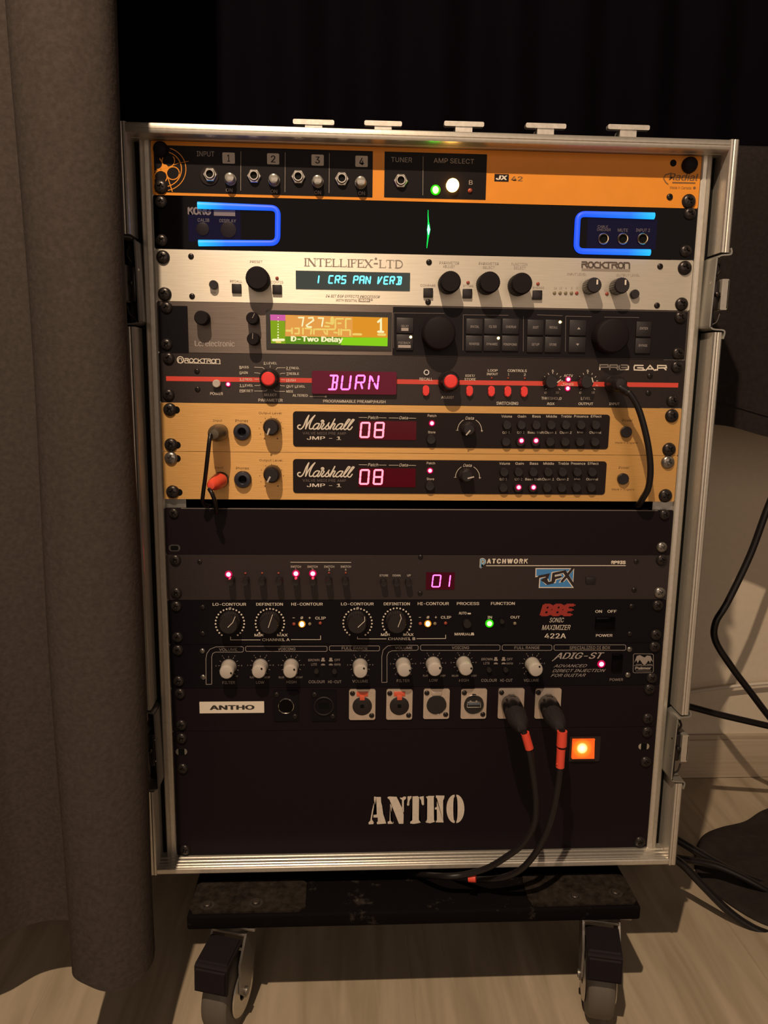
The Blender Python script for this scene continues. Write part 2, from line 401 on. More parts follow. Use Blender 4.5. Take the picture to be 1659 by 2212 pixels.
# cloth covered table right of the case
TB = empty('side_table', (640, 300, -820), 'dark table standing right of the rack case under a brown cloth', 'table')
mb = MB(); mb.box(300, 1000, 182, 348, 42, 60, 2); mb.build('tabletop', BLACKS, TB)
for x, y in ((312, 200), (985, 200), (312, 336), (985, 336)):
    mb = MB(); mb.box(x-9, x+9, y-9, y+9, -820, 42, 1.5); mb.build('leg', BLACKS, TB)
CLOTH = mat('dark_brown_cloth', (0.020, 0.016, 0.016), 0.95, spec=0.05, bump=0.5, scale=220, var=0.15)
mb = MB()
xs_ = [292+i*9 for i in range(81)]
def cloth_path(x):
    w1 = 3.5*math.sin(x*0.035)+2.0*math.sin(x*0.081+1)
    hem = -250-0.19*(x-372)+1.5*math.sin(x*0.07) if x < 470 else -268.6+2*math.sin(x*0.05)
    P = [(352, 62.5), (300, 63), (230, 63), (186, 62.5), (178.5, 58), (175, 46)]
    for k in range(1, 17):
        t = k/16; P.append((172+w1*t, 46+(hem-46)*t))
    return P
rows = [[mb.bm.verts.new((x, y, z)) for y, z in cloth_path(x)] for x in xs_]
for a, b in zip(rows, rows[1:]):
    for i in range(len(a)-1): mb.bm.faces.new((a[i], a[i+1], b[i+1], b[i]))
bmesh.ops.recalc_face_normals(mb.bm, faces=mb.bm.faces)
bmesh.ops.solidify(mb.bm, geom=mb.bm.faces[:], thickness=1.2)
o = mb.build('table_cloth', CLOTH, None, smooth=60, loc=(640, 250, 30)); tag(o, 'dark brown cloth draped over the side table right of the case', 'cloth')
mb = MB(); mb.tube([(x, 172+3.5*math.sin(x*0.035)+2.0*math.sin(x*0.081+1)-1.2, (-250-0.19*(x-372)+1.5*math.sin(x*0.07) if x < 470 else -268.6)+24) for x in xs_], 0.9, 6)
mb.build('hem_seam', CLOTH, o)

# dark bag lying on the floor at the right
BAG = mat('charcoal_nylon', (0.026, 0.020, 0.019), 0.8, spec=.1, bump=0.6, scale=90, var=0.15)
mb = MB()
outl = [(375, 150), (392, 192), (420, 232), (452, 252), (500, 268), (552, 300), (640, 320), (760, 300), (800, 200), (760, 80), (640, 20), (520, 20), (430, 52), (394, 92)]
cx, cy = 560, 170; sp = spline([(x, y, 0) for x, y in outl+[outl[0]]], 6)[:-1]
rings = []
for j, (f_, h) in enumerate(((1, 0), (1.0, 2), (.98, 4), (.93, 6), (.85, 7), (.7, 9), (.5, 8), (.3, 9), (.12, 9))):
    rings.append([mb.bm.verts.new((cx+(p.x-cx)*f_, cy+(p.y-cy)*f_, -820+h+(2.6*math.sin(p.x*.06*f_+j)+2.0*math.cos(p.y*.08+f_*9))*(1 if j > 2 else 0))) for p in sp])
for a, b in zip(rings, rings[1:]):
    for i in range(len(a)): mb.bm.faces.new((a[i], a[(i+1) % len(a)], b[(i+1) % len(a)], b[i]))
mb.bm.faces.new(rings[-1]); mb.bm.faces.new(rings[0][::-1])
o = mb.build('soft_bag', BAG, None, smooth=60, loc=(560, 170, -820)); tag(o, 'flat charcoal fabric bag lying on the floor right of the case', 'bag')

# ------------------------------------------------------------------ rack case
CASE = empty('flight_case', (0, 0, -685), 'black flight case with aluminium edges holding the rack units', 'flight case')
LAM = mat('black_laminate', (0.008, 0.007, 0.009), 0.5, bump=0.2, scale=500)
YB = 355.0
for nm, bx in (('side_panel', (-265, -258.5, 2, YB, -684, 8)), ('side_panel', (258.5, 265, 2, YB, -684, 8)),
               ('top_panel', (-258.5, 258.5, 2, YB, 1.5, 8.5)), ('bottom_panel', (-258.5, 258.5, 2, YB, -684, -677)), ('back_panel', (-258.5, 258.5, YB-7, YB, -677, 1.5))):
    mb = MB(); mb.box(*bx); mb.build(nm, LAM, CASE)
def extr(name, prof, x0, x1, m=ALU):
    """profile in (y,z) swept along x"""
    mb = MB(); a = [mb.bm.verts.new((x0, y, z)) for y, z in prof]; b = [mb.bm.verts.new((x1, y, z)) for y, z in prof]
    n = len(prof); mb.bm.faces.new(a); mb.bm.faces.new(b[::-1])
    for k in range(n): mb.bm.faces.new((a[k], b[k], b[(k+1) % n], a[(k+1) % n]))
    return mb.build(name, m, CASE, smooth=25)
top = [(12, 0.3), (-2, 0.2), (-5, 0.2), (-5.5, .9), (-6.5, .2), (-17.2, 0.0), (-19, 0.7), (-19.8, 2), (-20, 3.6), (-19.1, 4.1), (-20, 4.6), (-20, 6.6), (-19.3, 8.2), (-17.6, 9), (28, 9.2), (28, 8.6), (12, 8.4)]
extr('top_extrusion', top, -257, 257)
Zb = -676.0
bot = [(12, Zb), (-2, Zb-.1), (-3, Zb+.5), (-4, Zb-.1), (-8, Zb-.1), (-8.6, Zb+.5), (-9.4, Zb-.1), (-13, Zb-.2), (-13.6, Zb+.4), (-14.4, Zb-.2), (-16.4, Zb-.3), (-17.2, Zb-1.1), (-18.2, Zb-1.0),
       (-19.4, Zb-.7), (-20, Zb-1.6), (-20, Zb-5.6), (-19, Zb-6.8), (-17.5, Zb-7.3), (28, Zb-7.6), (28, Zb-7), (12, Zb-7)]
extr('bottom_extrusion', bot, -257, 257)
def vextr(name, prof, z0, z1, m=ALU, cut0=0, cut1=0):
    mb = MB(); a = [mb.bm.verts.new((x, y, z0)) for x, y in prof]; b = [mb.bm.verts.new((x, y, z1)) for x, y in prof]
    n = len(prof); mb.bm.faces.new(a); mb.bm.faces.new(b[::-1])
    for k in range(n): mb.bm.faces.new((a[k], b[k], b[(k+1) % n], a[(k+1) % n]))
    return mb.build(name, m, CASE, smooth=25)
def lip(sd):
    P = [(257.0, 10), (256.6, -6), (256.9, -6.6), (256.6, -7.2), (256.6, -18.6), (257.4, -19.8), (259.0, -20.0), (260.4, -19.2), (261.2, -19.6), (263.6, -19.6), (265.0, -18.4), (265.6, -16.6), (265.8, 24), (265.1, 24), (265.1, 10)]
    return [(sd*x, y) for x, y in P]
for sd, gaps in ((-1, ((-80.3, -156.8), (-510.3, -594.4))), (1, ((-84.5, -153.3), (-520.2, -593.2)))):
    zs = [9.0] + [g for q in gaps for g in q] + [-683.2]
    for i in range(0, 6, 2): vextr('side_extrusion', lip(sd), zs[i+1], zs[i])
    # inner strip beside the faceplates, dark channel behind it
    st = [(sd*242.2, 4), (sd*242.2, .9), (sd*243.4, .1), (sd*246.4, -.2), (sd*247.0, .5), (sd*247.6, -.2), (sd*250.6, .1), (sd*251.6, .9), (sd*251.6, 40), (sd*249.6, 40), (sd*249.6, 4)]
    vextr('inner_strip', st, -676.0, 0.2)
    mb = MB(); mb.box(min(sd*251.6, sd*257.2), max(sd*251.6, sd*257.2), 7, 9, -677, 1.5); mb.build('channel_liner', DARK, CASE)
    # rack rail with square holes behind the plates
    xr0, xr1 = sorted((sd*222.0, sd*249.0)); xc = sd*232.6
    mb = MB(); za = 0.0
    rz = []
    for u in range(15):
        for q in (6.35, 22.2, 38.1): rz.append(-(u*44.45+q) - (8.05 if u >= 7 else 0))
    for z in rz:
        if z < -673: continue
        mb.box(xr0, xr1, 3.6, 5.6, z+4.7, za); mb.box(xr0, xc-4.7, 3.6, 5.6, z-4.7, z+4.7); mb.box(xc+4.7, xr1, 3.6, 5.6, z-4.7, z+4.7); za = z-4.7
    mb.box(xr0, xr1, 3.6, 5.6, -676, za)
    mb.build('rack_rail', STEEL, CASE)
    # recessed latches
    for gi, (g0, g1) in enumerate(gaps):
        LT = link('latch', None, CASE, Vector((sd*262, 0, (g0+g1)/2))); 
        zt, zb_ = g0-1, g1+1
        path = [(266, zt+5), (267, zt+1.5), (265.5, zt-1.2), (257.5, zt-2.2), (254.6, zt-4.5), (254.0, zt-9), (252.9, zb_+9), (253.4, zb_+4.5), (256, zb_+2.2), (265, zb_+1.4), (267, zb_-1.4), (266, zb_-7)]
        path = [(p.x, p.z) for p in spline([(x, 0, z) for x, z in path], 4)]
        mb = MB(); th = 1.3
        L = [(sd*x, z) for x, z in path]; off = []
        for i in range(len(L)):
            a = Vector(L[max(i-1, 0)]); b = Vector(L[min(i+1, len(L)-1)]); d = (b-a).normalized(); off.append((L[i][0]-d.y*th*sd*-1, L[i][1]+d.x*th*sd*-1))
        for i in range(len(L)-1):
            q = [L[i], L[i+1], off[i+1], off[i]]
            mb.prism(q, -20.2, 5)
        mb.build('dish', mat('greyed_steel', (.36, .35, .32), .42, .75) if sd > 0 else mat('shaded_steel', (0.22, 0.205, 0.20), 0.4, 0.7), LT)  # left dishes have their shade put into a darker steel colour
        zc = (g0+g1)/2; H = g0-g1
        mb = MB(); mb.box(*sorted((sd*255.6, sd*261.8)), -13, 16, zc-H*.22, zc+H*.17, 1.2); mb.box(*sorted((sd*255.4, sd*258.4)), -9, 22, zc-H*.36, zc+H*.36, 1)
        mb.lathe((sd*259.2, -14.0, zc-1), [(2.2, 0), (2.2, 2), (1.2, 2.8), (0, 2.9)], 14)
        mb.tube(spline([(sd*258, -12, zc+H*.22), (sd*261, -13, zc+H*.30), (sd*259, -13, zc+H*.38)], 4), 1.1, 8)
        mb.tube(spline([(sd*264, -12, zc-H*.26), (sd*261.5, -13, zc-H*.36), (sd*258, -12, zc-H*.40)], 4), 0.9, 8)
        mb.build('catch', SCREWB, LT)
        mb = MB(); mb.rrect(*sorted((sd*262.2, sd*268.6)), zc-H*.21, zc+H*.18, 1.0, -15.5, 6); mb.box(*sorted((sd*267.4, sd*269.2)), -15.5, 12, zc-H*.20, zc+H*.17, .5)
        mb.build('turn_tab', ALU, LT)
        for q in (.13, -.13):
            mb = MB(); mb.lathe((sd*254.4, -14, zc+H*q), [(0, 2.6), (1.2, 2.4), (2.0, 1.6), (2.4, 0)], 14, axis=(-sd, -.25, 0)); mb.build('rivet', CHROME, LT)
# row of pale tabs of a unit lying on top of the case
PB = empty('pedal_board', (30, 120, 9), 'low black unit lying on top of the case with a row of pale metal tabs', 'pedal board')
mb = MB(); mb.box(-150, 205, 72, 190, 9.4, 24, 2.5); mb.build('housing', BLACKS, PB)
mb = MB(); mb.tube([(196, 66, 10), (196, 66, 28)], 1.2, 8); mb.build('pin', STEEL, PB)
for x0, x1, y in ((633, 722, 266), (787, 868, 269), (959, 1045, 270), (1135, 1222, 274), (1312, 1402, 277)):
    a = at(x0, y, 60); b = at(x1, y, 60); zc = a.z+1.0
    mb = MB(); mb.rrect(a.x, b.x, zc-2.2, zc+2.2, 1.4, 58, 64, 4); xm = (a.x+b.x)/2
    mb.rrect(xm-8, xm+8, 12, zc-1.5, 1, 59, 74, 3); mb.build('metal_tab', ALUW, PB)

# ------------------------------------------------------------------ shared small parts
def screw_mesh():
    bm = bmesh.new(); n = 40
    rr = [0, .6, 1.2, 1.8, 2.4, 3.0, 3.6, 4.4, 5.1, 5.7, 6.1, 6.15]
    hh = [3.5, 3.48, 3.44, 3.38, 3.28, 3.15, 2.98, 2.65, 2.2, 1.55, .7, 0]
    rings = []
    for r, h in zip(rr, hh):
        if r == 0: rings.append([bm.verts.new((0, -h+1.7, 0))]); continue
        ring = []
        for k in range(n):
            a = 2*PI*k/n; x, z = r*math.cos(a), r*math.sin(a)
            dd = 1.7 if (min(abs(x), abs(z)) < .55 and r < 2.9) else (1.2 if r <= 1.3 else 0)
            ring.append(bm.verts.new((x, -h+dd, z)))
        rings.append(ring)
    for a, b in zip(rings, rings[1:]):
        for k in range(n):
            k2 = (k+1) % n
            if len(a) == 1: bm.faces.new((a[0], b[k], b[k2]))
            else: bm.faces.new((a[k], b[k], b[k2], a[k2]))
    bmesh.ops.recalc_face_normals(bm, faces=bm.faces)
    for v in bm.verts: v.co *= S
    for f in bm.faces: f.smooth = True
    for e in bm.edges:
        if len(e.link_faces) == 2 and e.calc_face_angle(0) > .8: e.smooth = False
    return bm
SM = []
for mm in (SCREWB, SCREWS_):
    b = screw_mesh(); me = bpy.data.meshes.new('screw'); b.to_mesh(me); b.free(); me.materials.append(mm); SM.append(me)
def screw(par, px, py, r=13, kind=0, name='screw', Y=-2.0):
    p = at(px, py, Y); o = link(name, SM[kind], par, Vector((p.x, 0, p.z)))
    sc_ = rmm(px, py, r, Y)/6.15; o.scale = (sc_, min(sc_, 1.1) if r > 8 else sc_, sc_); o.rotation_euler = (0, random.uniform(0, 1.5), 0)
    return o
BLACKCAP = None
def lathe_part(par, name, m, px, py, rpx, h, prof, n=32, Y=None, flute=0, nf=0, keep=None, base=0.0):
    """prof in (fraction of radius, fraction of height); (px,py) is the centre of the front face"""
    Yf = -h if Y is None else Y
    p = at(px, py, Yf); r = rmm(px, py, rpx, Yf)
    mb = MB(); mb.lathe((p.x, -base, p.z), [(a*r, b*h) for a, b in prof], n, flute=flute, nf=nf, keep=keep)
    return mb.build(name, m, par, loc=(p.x, 0, p.z)), p, r
ROUND = [(1.12, -.02), (1.12, .12), (1.0, .2), (.99, .82), (.93, .95), (.82, 1), (0, 1)]
STR = [(1, -.02), (1, .9), (.95, .97), (.88, 1), (0, 1)]
DOME = [(1, -.05), (1, .35), (.9, .68), (.66, .9), (.34, .98), (0, 1)]
def knob(par, px, py, r, h, m=KNOBB, prof=STR, ptr=None, ptrm=CREAM, ptrw=1.3, name='knob', flute=0.05, nf=24, keep=(0, 1, 2, 3)):
    o, p, rr = lathe_part(par, name, m, px, py, r, h, prof, min(144, 4*nf) if flute else 48, flute=flute, nf=nf, keep=keep)
    if ptr:
        mb = MB(); a = [(q.x, q.z) for q in (at(x, y, -h-.12) for x, y in ptr)]
        for (x0, z0), (x1, z1) in zip(a, a[1:]):
            d = Vector((x1-x0, z1-z0)).normalized(); nn = Vector((-d.y, d.x))*ptrw/2
            mb.prism([(x0-nn.x, z0-nn.y), (x1-nn.x, z1-nn.y), (x1+nn.x, z1+nn.y), (x0+nn.x, z0+nn.y)], -h-.25, -h+.1)
        mb.build('pointer', ptrm, o)
    return o
def led(par, px, py, r, m, h=2.2, name='led', sy=1.0):
    if m in HALO: lathe_part(par, 'led_halo', HALO[m], px, py, r*1.28, h*.72, DOME, 20); r *= .86  # halo of a lit LED added as a wider, dimly glowing dome
    o, p, rr = lathe_part(par, name, m, px, py, r, h, DOME, 16)
    if sy != 1.0: o.scale = (1, 1, sy)
    return o
def pbtn(par, px, py, r, h, m=KNOBB, name='push_button'):
    return lathe_part(par, name, m, px, py, r, h, [(1, -.02), (1, .85), (.9, 1), (0, .97)], 24)[0]
def sqbtn(par, px, py, w, hpx, h, m=KNOBB, name='push_button', r=.5):
    mb = MB(); a = at(px-w/2, py, -h); b = at(px+w/2, py, -h); c = at(px, py-hpx/2, -h); d = at(px, py+hpx/2, -h)
    mb.box(a.x, b.x, -h, .3, d.z, c.z, r); return mb.build(name, m, par)
def hole(par, px, py, r, m=DARK, name='hole', Y=-.12):
    p = at(px, py); mb = MB(); mb.disc(p.x, p.z, rmm(px, py, r), Y, 20); return mb.build(name, m, par)

def unit(name, label, z0, z1, m, depth=230, bev=.5, cat='rack unit', x=241.3):
    e = empty(name, (0, 0, z1), label, cat)
    mb = MB(); mb.rrect(-x, x, z1+.18, z0-.18, 1.2, 0, 3, 3); mb.build('faceplate', m, e, smooth=20)
    mb = MB(); mb.box(-216, 216, 3.2, depth, z1+1.2, z0-1.2); mb.build('chassis', BLACKS, e)
    return e
U = 44.45; G = 8.05
# ================================================================== 1 orange amp selector
u = unit('amp_selector', 'orange faced rack unit at the very top with jacks numbered 1 to 4', 0, -U, ORANGE)
mb = MB()
rectpx(mb, 333.5, 320, 805, 420.5, -.3, .1, .2); rectpx(mb, 830.3, 330.5, 1050.5, 429, -.3, .1, .2)
mb.build('black_panel', mat('matt_black_inset', (0.006, 0.004, 0.005), 0.5, spec=0.12), u)
L = MB(); F = -.3
text(L, 'INPUT', 425, 327, 463, 338, Y=F)
text(L, 'TUNER', 845, 340, 890, 350.5, Y=F); text(L, 'AMP SELECT', 937, 342.5, 1024, 353, Y=F)
for x, y in ((495, 410.7), (591.7, 413.6), (686.4, 415.8), (781.2, 417.6)): tc_(L, 'ON', x, y, 14, 8, Y=F)
text(L, 'B', 1013, 389.5, 1021, 399, Y=F)
for x, a, b in ((520.4, 327, 412), (616, 329, 415), (711.4, 331, 417), (914, 338, 422)): L.stroke(pl([(x, a), (x-.6, b)], F), .35, F-.12, round_=False)
L.build('lettering', GREYP, u)
L = MB()
for x0, x1, y0, y1 in ((480.6, 507.4, 329.8, 353.6), (577, 603.2, 331.6, 355.4), (672.8, 699.4, 334.2, 358), (767.6, 794.4, 336.8, 360.8)): rectpx(L, x0, y0, x1, y1, F-.15, F, .9)
L.build('number_box', mat('grey_box_print', (0.42, 0.36, 0.31), .6), u)
L = MB()
for s_, x, y in (('1', 494, 341.8), ('2', 590.2, 343.6), ('3', 686, 346), ('4', 781, 348.8)): tc_(L, s_, x, y, 6 if s_ == '1' else 10, 15, Y=F, bold=.03, lift=.35)
text(L, 'A', 937, 388.5, 945.5, 399, Y=F); 
L.build('numeral', INK, u)
# arc logo at the left end
L = MB()
def PX(pts): return pl(tr(pts, 330, 310, 16.59), F)
def cpx(cx, cy, r, a0, a1, n=20): return [(cx+r*math.cos(math.radians(a0+(a1-a0)*k/n)), cy-r*math.sin(math.radians(a0+(a1-a0)*k/n))) for k in range(n+1)]
L.stroke(PX(cpx(400, 920, 630, -78, 72)), .75, F-.12); L.stroke(PX(cpx(420, 920, 770, -80, 74)), .6, F-.12)
L.stroke(PX(cpx(725, 1065, 230, 0, 360)), .8, F-.12); L.stroke(PX(cpx(290, 1190, 225, -40, 200)), .8, F-.12)
L.stroke(PX(cpx(560, 620, 225, 150, 400)), .7, F-.12); L.stroke(PX(cpx(160, 740, 190, -90, 60)), .8, F-.12)
L.stroke(PX([(70, 1000), (430, 890), (950, 700), (1280, 640)]), .35, F-.12); L.stroke(PX([(430, 890), (560, 1280), (700, 1720)]), .8, F-.12); L.stroke(PX([(430, 890), (250, 520)]), .6, F-.12)
L.disc(*PX([(430, 890)])[0], 3.2, F-.13)
L.build('ring_emblem', ORANGE, u)
L = MB(); rectpx(L, 1068, 376, 1099, 392.3, -.15, .05, .2); L.build('badge', INK, u)
L = MB(); text(L, '42', 1104, 381, 1129, 391, bold=.03)
text(L, 'Radial', 1445, 374.5, 1508, 390, bold=.03, shear=.2); L.stroke(pl([(1450, 374), (1437, 378), (1433.5, 386), (1438, 394), (1443, 398)]), .9, -.13)
text(L, 'Made in Canada', 1447, 402.5, 1493, 408.5, bold=0); L.disc(*pl([(1500, 406)])[0], 1.2, -.13)
L.stroke(pl([(1452, 394.5), (1502, 395.5)]), 1.2, -.12, round_=False)
L.build('brown_lettering', BROWNP, u)
L = MB(); text(L, 'JX', 1071, 379, 1096, 389, bold=.04, lift=.32, shear=.1); L.build('badge_lettering', CREAM, u)
NUT = mat('nickel_nut', (.50, .46, .41), .3, .9)
def jackhex(par, px, py, r, h=5, m=NUT):
    p = at(px, py, -h); R_ = rmm(px, py, r, -h)
    mb = MB(); mb.lathe((p.x, 0, p.z), [(R_*1.12, 0), (R_*1.12, h*.4), (R_*1.0, h*.55), (R_*.8, h*.55)], 6)
    mb.lathe((p.x, 0, p.z), [(R_*.80, h*.3), (R_*.80, h*.8), (R_*.70, h), (R_*.56, h), (R_*.48, h*.7), (R_*.48, -.2)], 28)
    o = mb.build('jack_socket', m, par, smooth=30); 
    mb = MB(); mb.disc(p.x, p.z, R_*.52, -h*.6, 20); mb.build('socket_hole', DARK, o); return o
for x, y in ((452.4, 375), (547.8, 378.3), (643.8, 380), (738.3, 384.3), (866.3, 388.5)): jackhex(u, x, y, 14)
p = at(452.4, 380); mb = MB(); mb.lathe((p.x, 0, p.z), [(8.2, 0), (8.2, .8), (7.8, 1.2), (5, 1.2)], 28); mb.build('jack_shadow', INK, u)  # dark disc added for the shadow around the first jack
CLR = mat('clear_grey_cap', (0.34, 0.32, 0.29), 0.16, 0.3, coat=.6)
for x, y in ((495, 383), (590.6, 385), (685.7, 388), (779.7, 390.5)):
    lathe_part(u, 'push_button', CLR, x, y, 11.5, 10, [(1.1, 0), (1.1, .3), (1, .35), (.98, .8), (.8, .96), (.5, 1.0), (0, 1.02)], 28)
led(u, 941.2, 409.5, 8.5, LED_GRN, 2.6, sy=1.15)
lathe_part(u, 'lit_button', LED_AMB, 979, 397.8, 13.5, 6, [(1, 0), (1, .6), (.8, .95), (0, 1)], 24)
led(u, 1016.2, 411, 5, LED_OFFR)
hole(u, 1454.3, 352.3, 7); screw(u, 1448.6, 424.3, 6.8, 0); hole(u, 403, 403, 5)
for x, y in ((344, 318.5), (1495.6, 353)):
    lathe_part(u, 'rubber_cap', RUBBER, x, y, 16.5, 7, DOME, 28)
screw(u, 346.8, 403, 15); screw(u, 1489.5, 434, 15)

# ================================================================== 2 black tuner
u = unit('rack_tuner', 'glossy black rack tuner with two glowing blue brackets under the orange unit', -U, -2*U, GLOSSB)
BLU = bpy.data.materials.new('blue_light_tube'); BLU.use_nodes = True; nt = BLU.node_tree; b = nt.nodes['Principled BSDF']
tcn = nt.nodes.new('ShaderNodeTexCoord'); sx = nt.nodes.new('ShaderNodeSeparateXYZ'); ab = nt.nodes.new('ShaderNodeMath'); ab.operation = 'ABSOLUTE'
mr = nt.nodes.new('ShaderNodeMapRange'); mr.inputs[1].default_value = .118; mr.inputs[2].default_value = .205
cr = nt.nodes.new('ShaderNodeValToRGB'); cr.color_ramp.elements[0].color = (0.012, 0.055, 1.0, 1); cr.color_ramp.elements[1].color = (0.012, 0.50, 1.0, 1); e_ = cr.color_ramp.elements.new(.7); e_.color = (0.012, .15, 1, 1)
nt.links.new(tcn.outputs['Object'], sx.inputs[0]); nt.links.new(sx.outputs[0], ab.inputs[0]); nt.links.new(ab.outputs[0], mr.inputs[0]); nt.links.new(mr.outputs[0], cr.inputs[0])
nt.links.new(cr.outputs[0], b.inputs['Emission Color']); b.inputs['Emission Strength'].default_value = 1.35; b.inputs['Base Color'].default_value = (0, .005, .02, 1)
def bracket(pts, rads):
    P = [at(x, y, -1.0) for x, y in pts]
    mb = MB(); mb.tube(P, rads, 14); return mb.build('light_bracket', BLU, u)
def corner(pts, r=16):
    out = [pts[0]]
    for a, b_, c_ in zip(pts, pts[1:], pts[2:]):
        A, B, D = Vector(a), Vector(b_), Vector(c_); d1 = (A-B).normalized(); d2 = (D-B).normalized()
        p0, p1 = B+d1*r, B+d2*r
        for k in range(7):
            t = k/6; out.append(tuple((1-t)**2*p0+2*t*(1-t)*B+t*t*p1))
    out.append(pts[-1]); return out
pts = corner([(427, 443.3), (600.5, 449.5), (599.5, 525), (429, 525)]); bracket(pts, [2.9]+[2.4]*(len(pts)-2)+[2.7])
pts = corner([(1413, 466.5), (1248.5, 462), (1244.5, 542.5), (1404, 545.5)]); bracket(pts, [2.9]+[2.5]*(len(pts)-2)+[2.8])
DBL = mat('dim_blue_haze', (0.002, 0.002, 0.006), .12, spec=.08, emit=(0.01, 0.008, 0.25), es=.05)
mb = MB(); rectpx(mb, 407, 452, 520, 523, -.12, .05, 1); mb.build('bracket_haze', DBL, u); mb = MB(); rectpx(mb, 1268, 473, 1418, 538, -.12, .05, 1); mb.build('bracket_haze', DBL, u)  # blue haze inside the brackets, put in as faintly glowing sheets
mb = MB(); rectpx(mb, 530, 458, 590, 517, -.1, .05, 1); mb.build('dark_patch', GLOSSB, u)  # plain darkness inside the bracket, laid on as a black sheet
L = MB(); text(L, 'KORG', 405.4, 447.5, 456, 464.5, bold=.05); rectpx(L, 462, 454, 508, 466.5, -.2, 0, .2)
text(L, 'CALIB', 427, 472, 452, 479); text(L, 'DISPLAY', 474, 473.5, 510, 480.5)
text(L, 'CABLE', 1291, 487, 1313, 492.3); text(L, 'CHECKER', 1289.5, 493.5, 1319, 499); text(L, 'MUTE', 1334.5, 494, 1356, 500.8); text(L, 'INPUT 2', 1373.5, 494, 1403.8, 500.8)
L.build('lettering', mat('faint_blue_grey_print', (.16, .13, .14), .6), u)
pbtn(u, 437.5, 494.7, 14, 1.2, mat('dim_violet_button', (0.014, 0.010, 0.014), .4, spec=.15)); pbtn(u, 493.2, 496.5, 17, 1.2, _m['dim_violet_button'])
BRASS = mat('brass_ring', (0.72, 0.58, 0.36), .25, 1)
for x in (1302.8, 1344.8, 1387.6):
    p = at(x, 516.3); mb = MB(); mb.lathe((p.x, 0, p.z), [(5.0, 0), (5.0, 1.4), (4.4, 2), (3.7, 1.8), (3.6, -.1)], 28); o = mb.build('jack_socket', BRASS, u)
    mb = MB(); mb.disc(p.x, p.z, 3.7, -.25); mb.build('socket_hole', DARK, o)
GS = glow('green_strobe', (0.0, 1.0, 0.10), 1.1); GS2 = glow('green_strobe_core', (0.12, 1.0, 0.45), 6)
cl = [(924.7, 453.5, .3), (924.6, 465, .5), (925.2, 478, .7), (925.9, 487, 1.4), (926, 496, 1.9), (925.4, 505, 1.4), (924.3, 515, .8), (923, 526, .6), (922, 536, .35)]
mb = MB(); P = [at(x, y, -.3) for x, y, _ in cl]; mb.tube(P, [c[2]*.75 for c in cl], 8); mb.build('strobe_light', GS, u)
mb = MB(); P = [at(x, y, -1.1) for x, y in ((925.6, 485), (926, 496), (925.5, 507))]; mb.tube(P, [.3, 1.3, .3], 8); mb.build('strobe_core', GS2, u)
for x, y in ((346.8, 435.3), (348.3, 518.5), (1491.9, 461), (1483, 541.8)): screw(u, x, y, 13)

# ================================================================== 3 silver effects processor
u = unit('effects_processor', 'pale silver effects rack unit with a row of black knobs and a cyan display', -2*U, -3*U, SILVER)
L = MB()
# serif title
SER = {'I': [(.5, 0, .5, 1, 1)], 'N': [(.12, 0, .12, 1, .45), (.12, 1, .88, 0, 1.1), (.88, 0, .88, 1, .45)], 'T': [(.5, 0, .5, 1, 1), (0, .97, 1, .97, .4)],
       'E': [(.2, 0, .2, 1, 1), (.2, .97, .95, .97, .4), (.2, .52, .75, .52, .4), (.2, .03, 1, .03, .4)], 'L': [(.2, 0, .2, 1, 1), (.2, .03, 1, .03, .4)],
       'F': [(.2, 0, .2, 1, 1), (.2, .97, .95, .97, .4), (.2, .52, .75, .52, .4)], 'X': [(.1, 1, .9, 0, 1.1), (.1, 0, .9, 1, .45)], '-': [(.1, .52, .9, .52, .9)],
       'D': [(.2, 0, .2, 1, 1)]}
x = 656.5; word = 'INTELLIFEX-LTD'; WL = {'I': 7.5, 'N': 19.5, 'T': 17, 'E': 15, 'L': 15.5, 'F': 13.5, 'X': 18.5, '-': 12, 'D': 19}
tot = sum(WL[c] for c in word); kx = 215.5/tot
for c in word:
    wl = WL[c]*kx; y1 = 575.2+(x-656)*.022; hh = 17.5
    def q(a, b): return (x+a*wl*.9, y1-b*hh)
    for a, b_, c_, d, t in SER[c]:
        L.stroke(pl([q(a, b_), q(c_, d)]), 1.25*t, -.14, round_=False)
        if c != '-' and abs(b_-d) > .5:
            for (e, f) in ((a, b_), (c_, d)):
                L.stroke(pl([(x+e*wl*.9-3.2, y1-(.03 if f == 0 else .97)*hh), (x+e*wl*.9+3.2, y1-(.03 if f == 0 else .97)*hh)]), .45, -.15, round_=False)
        elif c in 'TELF':
            ex = c_; L.stroke(pl([q(ex, d), q(ex, d+(-.22 if d > .6 else .22))]), .5, -.15, round_=False)
            if c == 'T': L.stroke(pl([q(0, .97), q(0, .75)]), .5, -.15, round_=False)
    if c == 'D':
        L.stroke(pl([q(*t) for t in [(.2, .97)]+arcp(.45, .5, .5, .47, 85, -85, 10)+[(.2, .03)]]), .9, -.15, round_=False)
    x += WL[c]*kx
L.disc(*pl([(812, 559)])[0], 1.1, -.15)
T = lambda s, *a, **k: text(L, s, *a, **k)
T('24 BIT DSP EFFECTS PROCESSOR', 703.3, 637.3, 821, 643.2, bold=.015, shear=.3); T('WITH DIGITAL', 726, 646, 772, 651.5, bold=.015, shear=.3); T('®', 800.5, 645, 805.5, 650)
T('PRESET', 540, 563, 567, 568); T('RECALL', 497, 605, 522.8, 610); T('CONFIG', 585.4, 607, 611.7, 612.4); T('PWR', 455, 629.5, 466, 634)
T('PARAMETER', 949.4, 565, 992, 571); T('ADJUST', 957, 573, 982.4, 579); T('PARAMETER', 1034.4, 566.5, 1077.4, 572.5); T('SELECT', 1043, 575, 1068.7, 580.8)
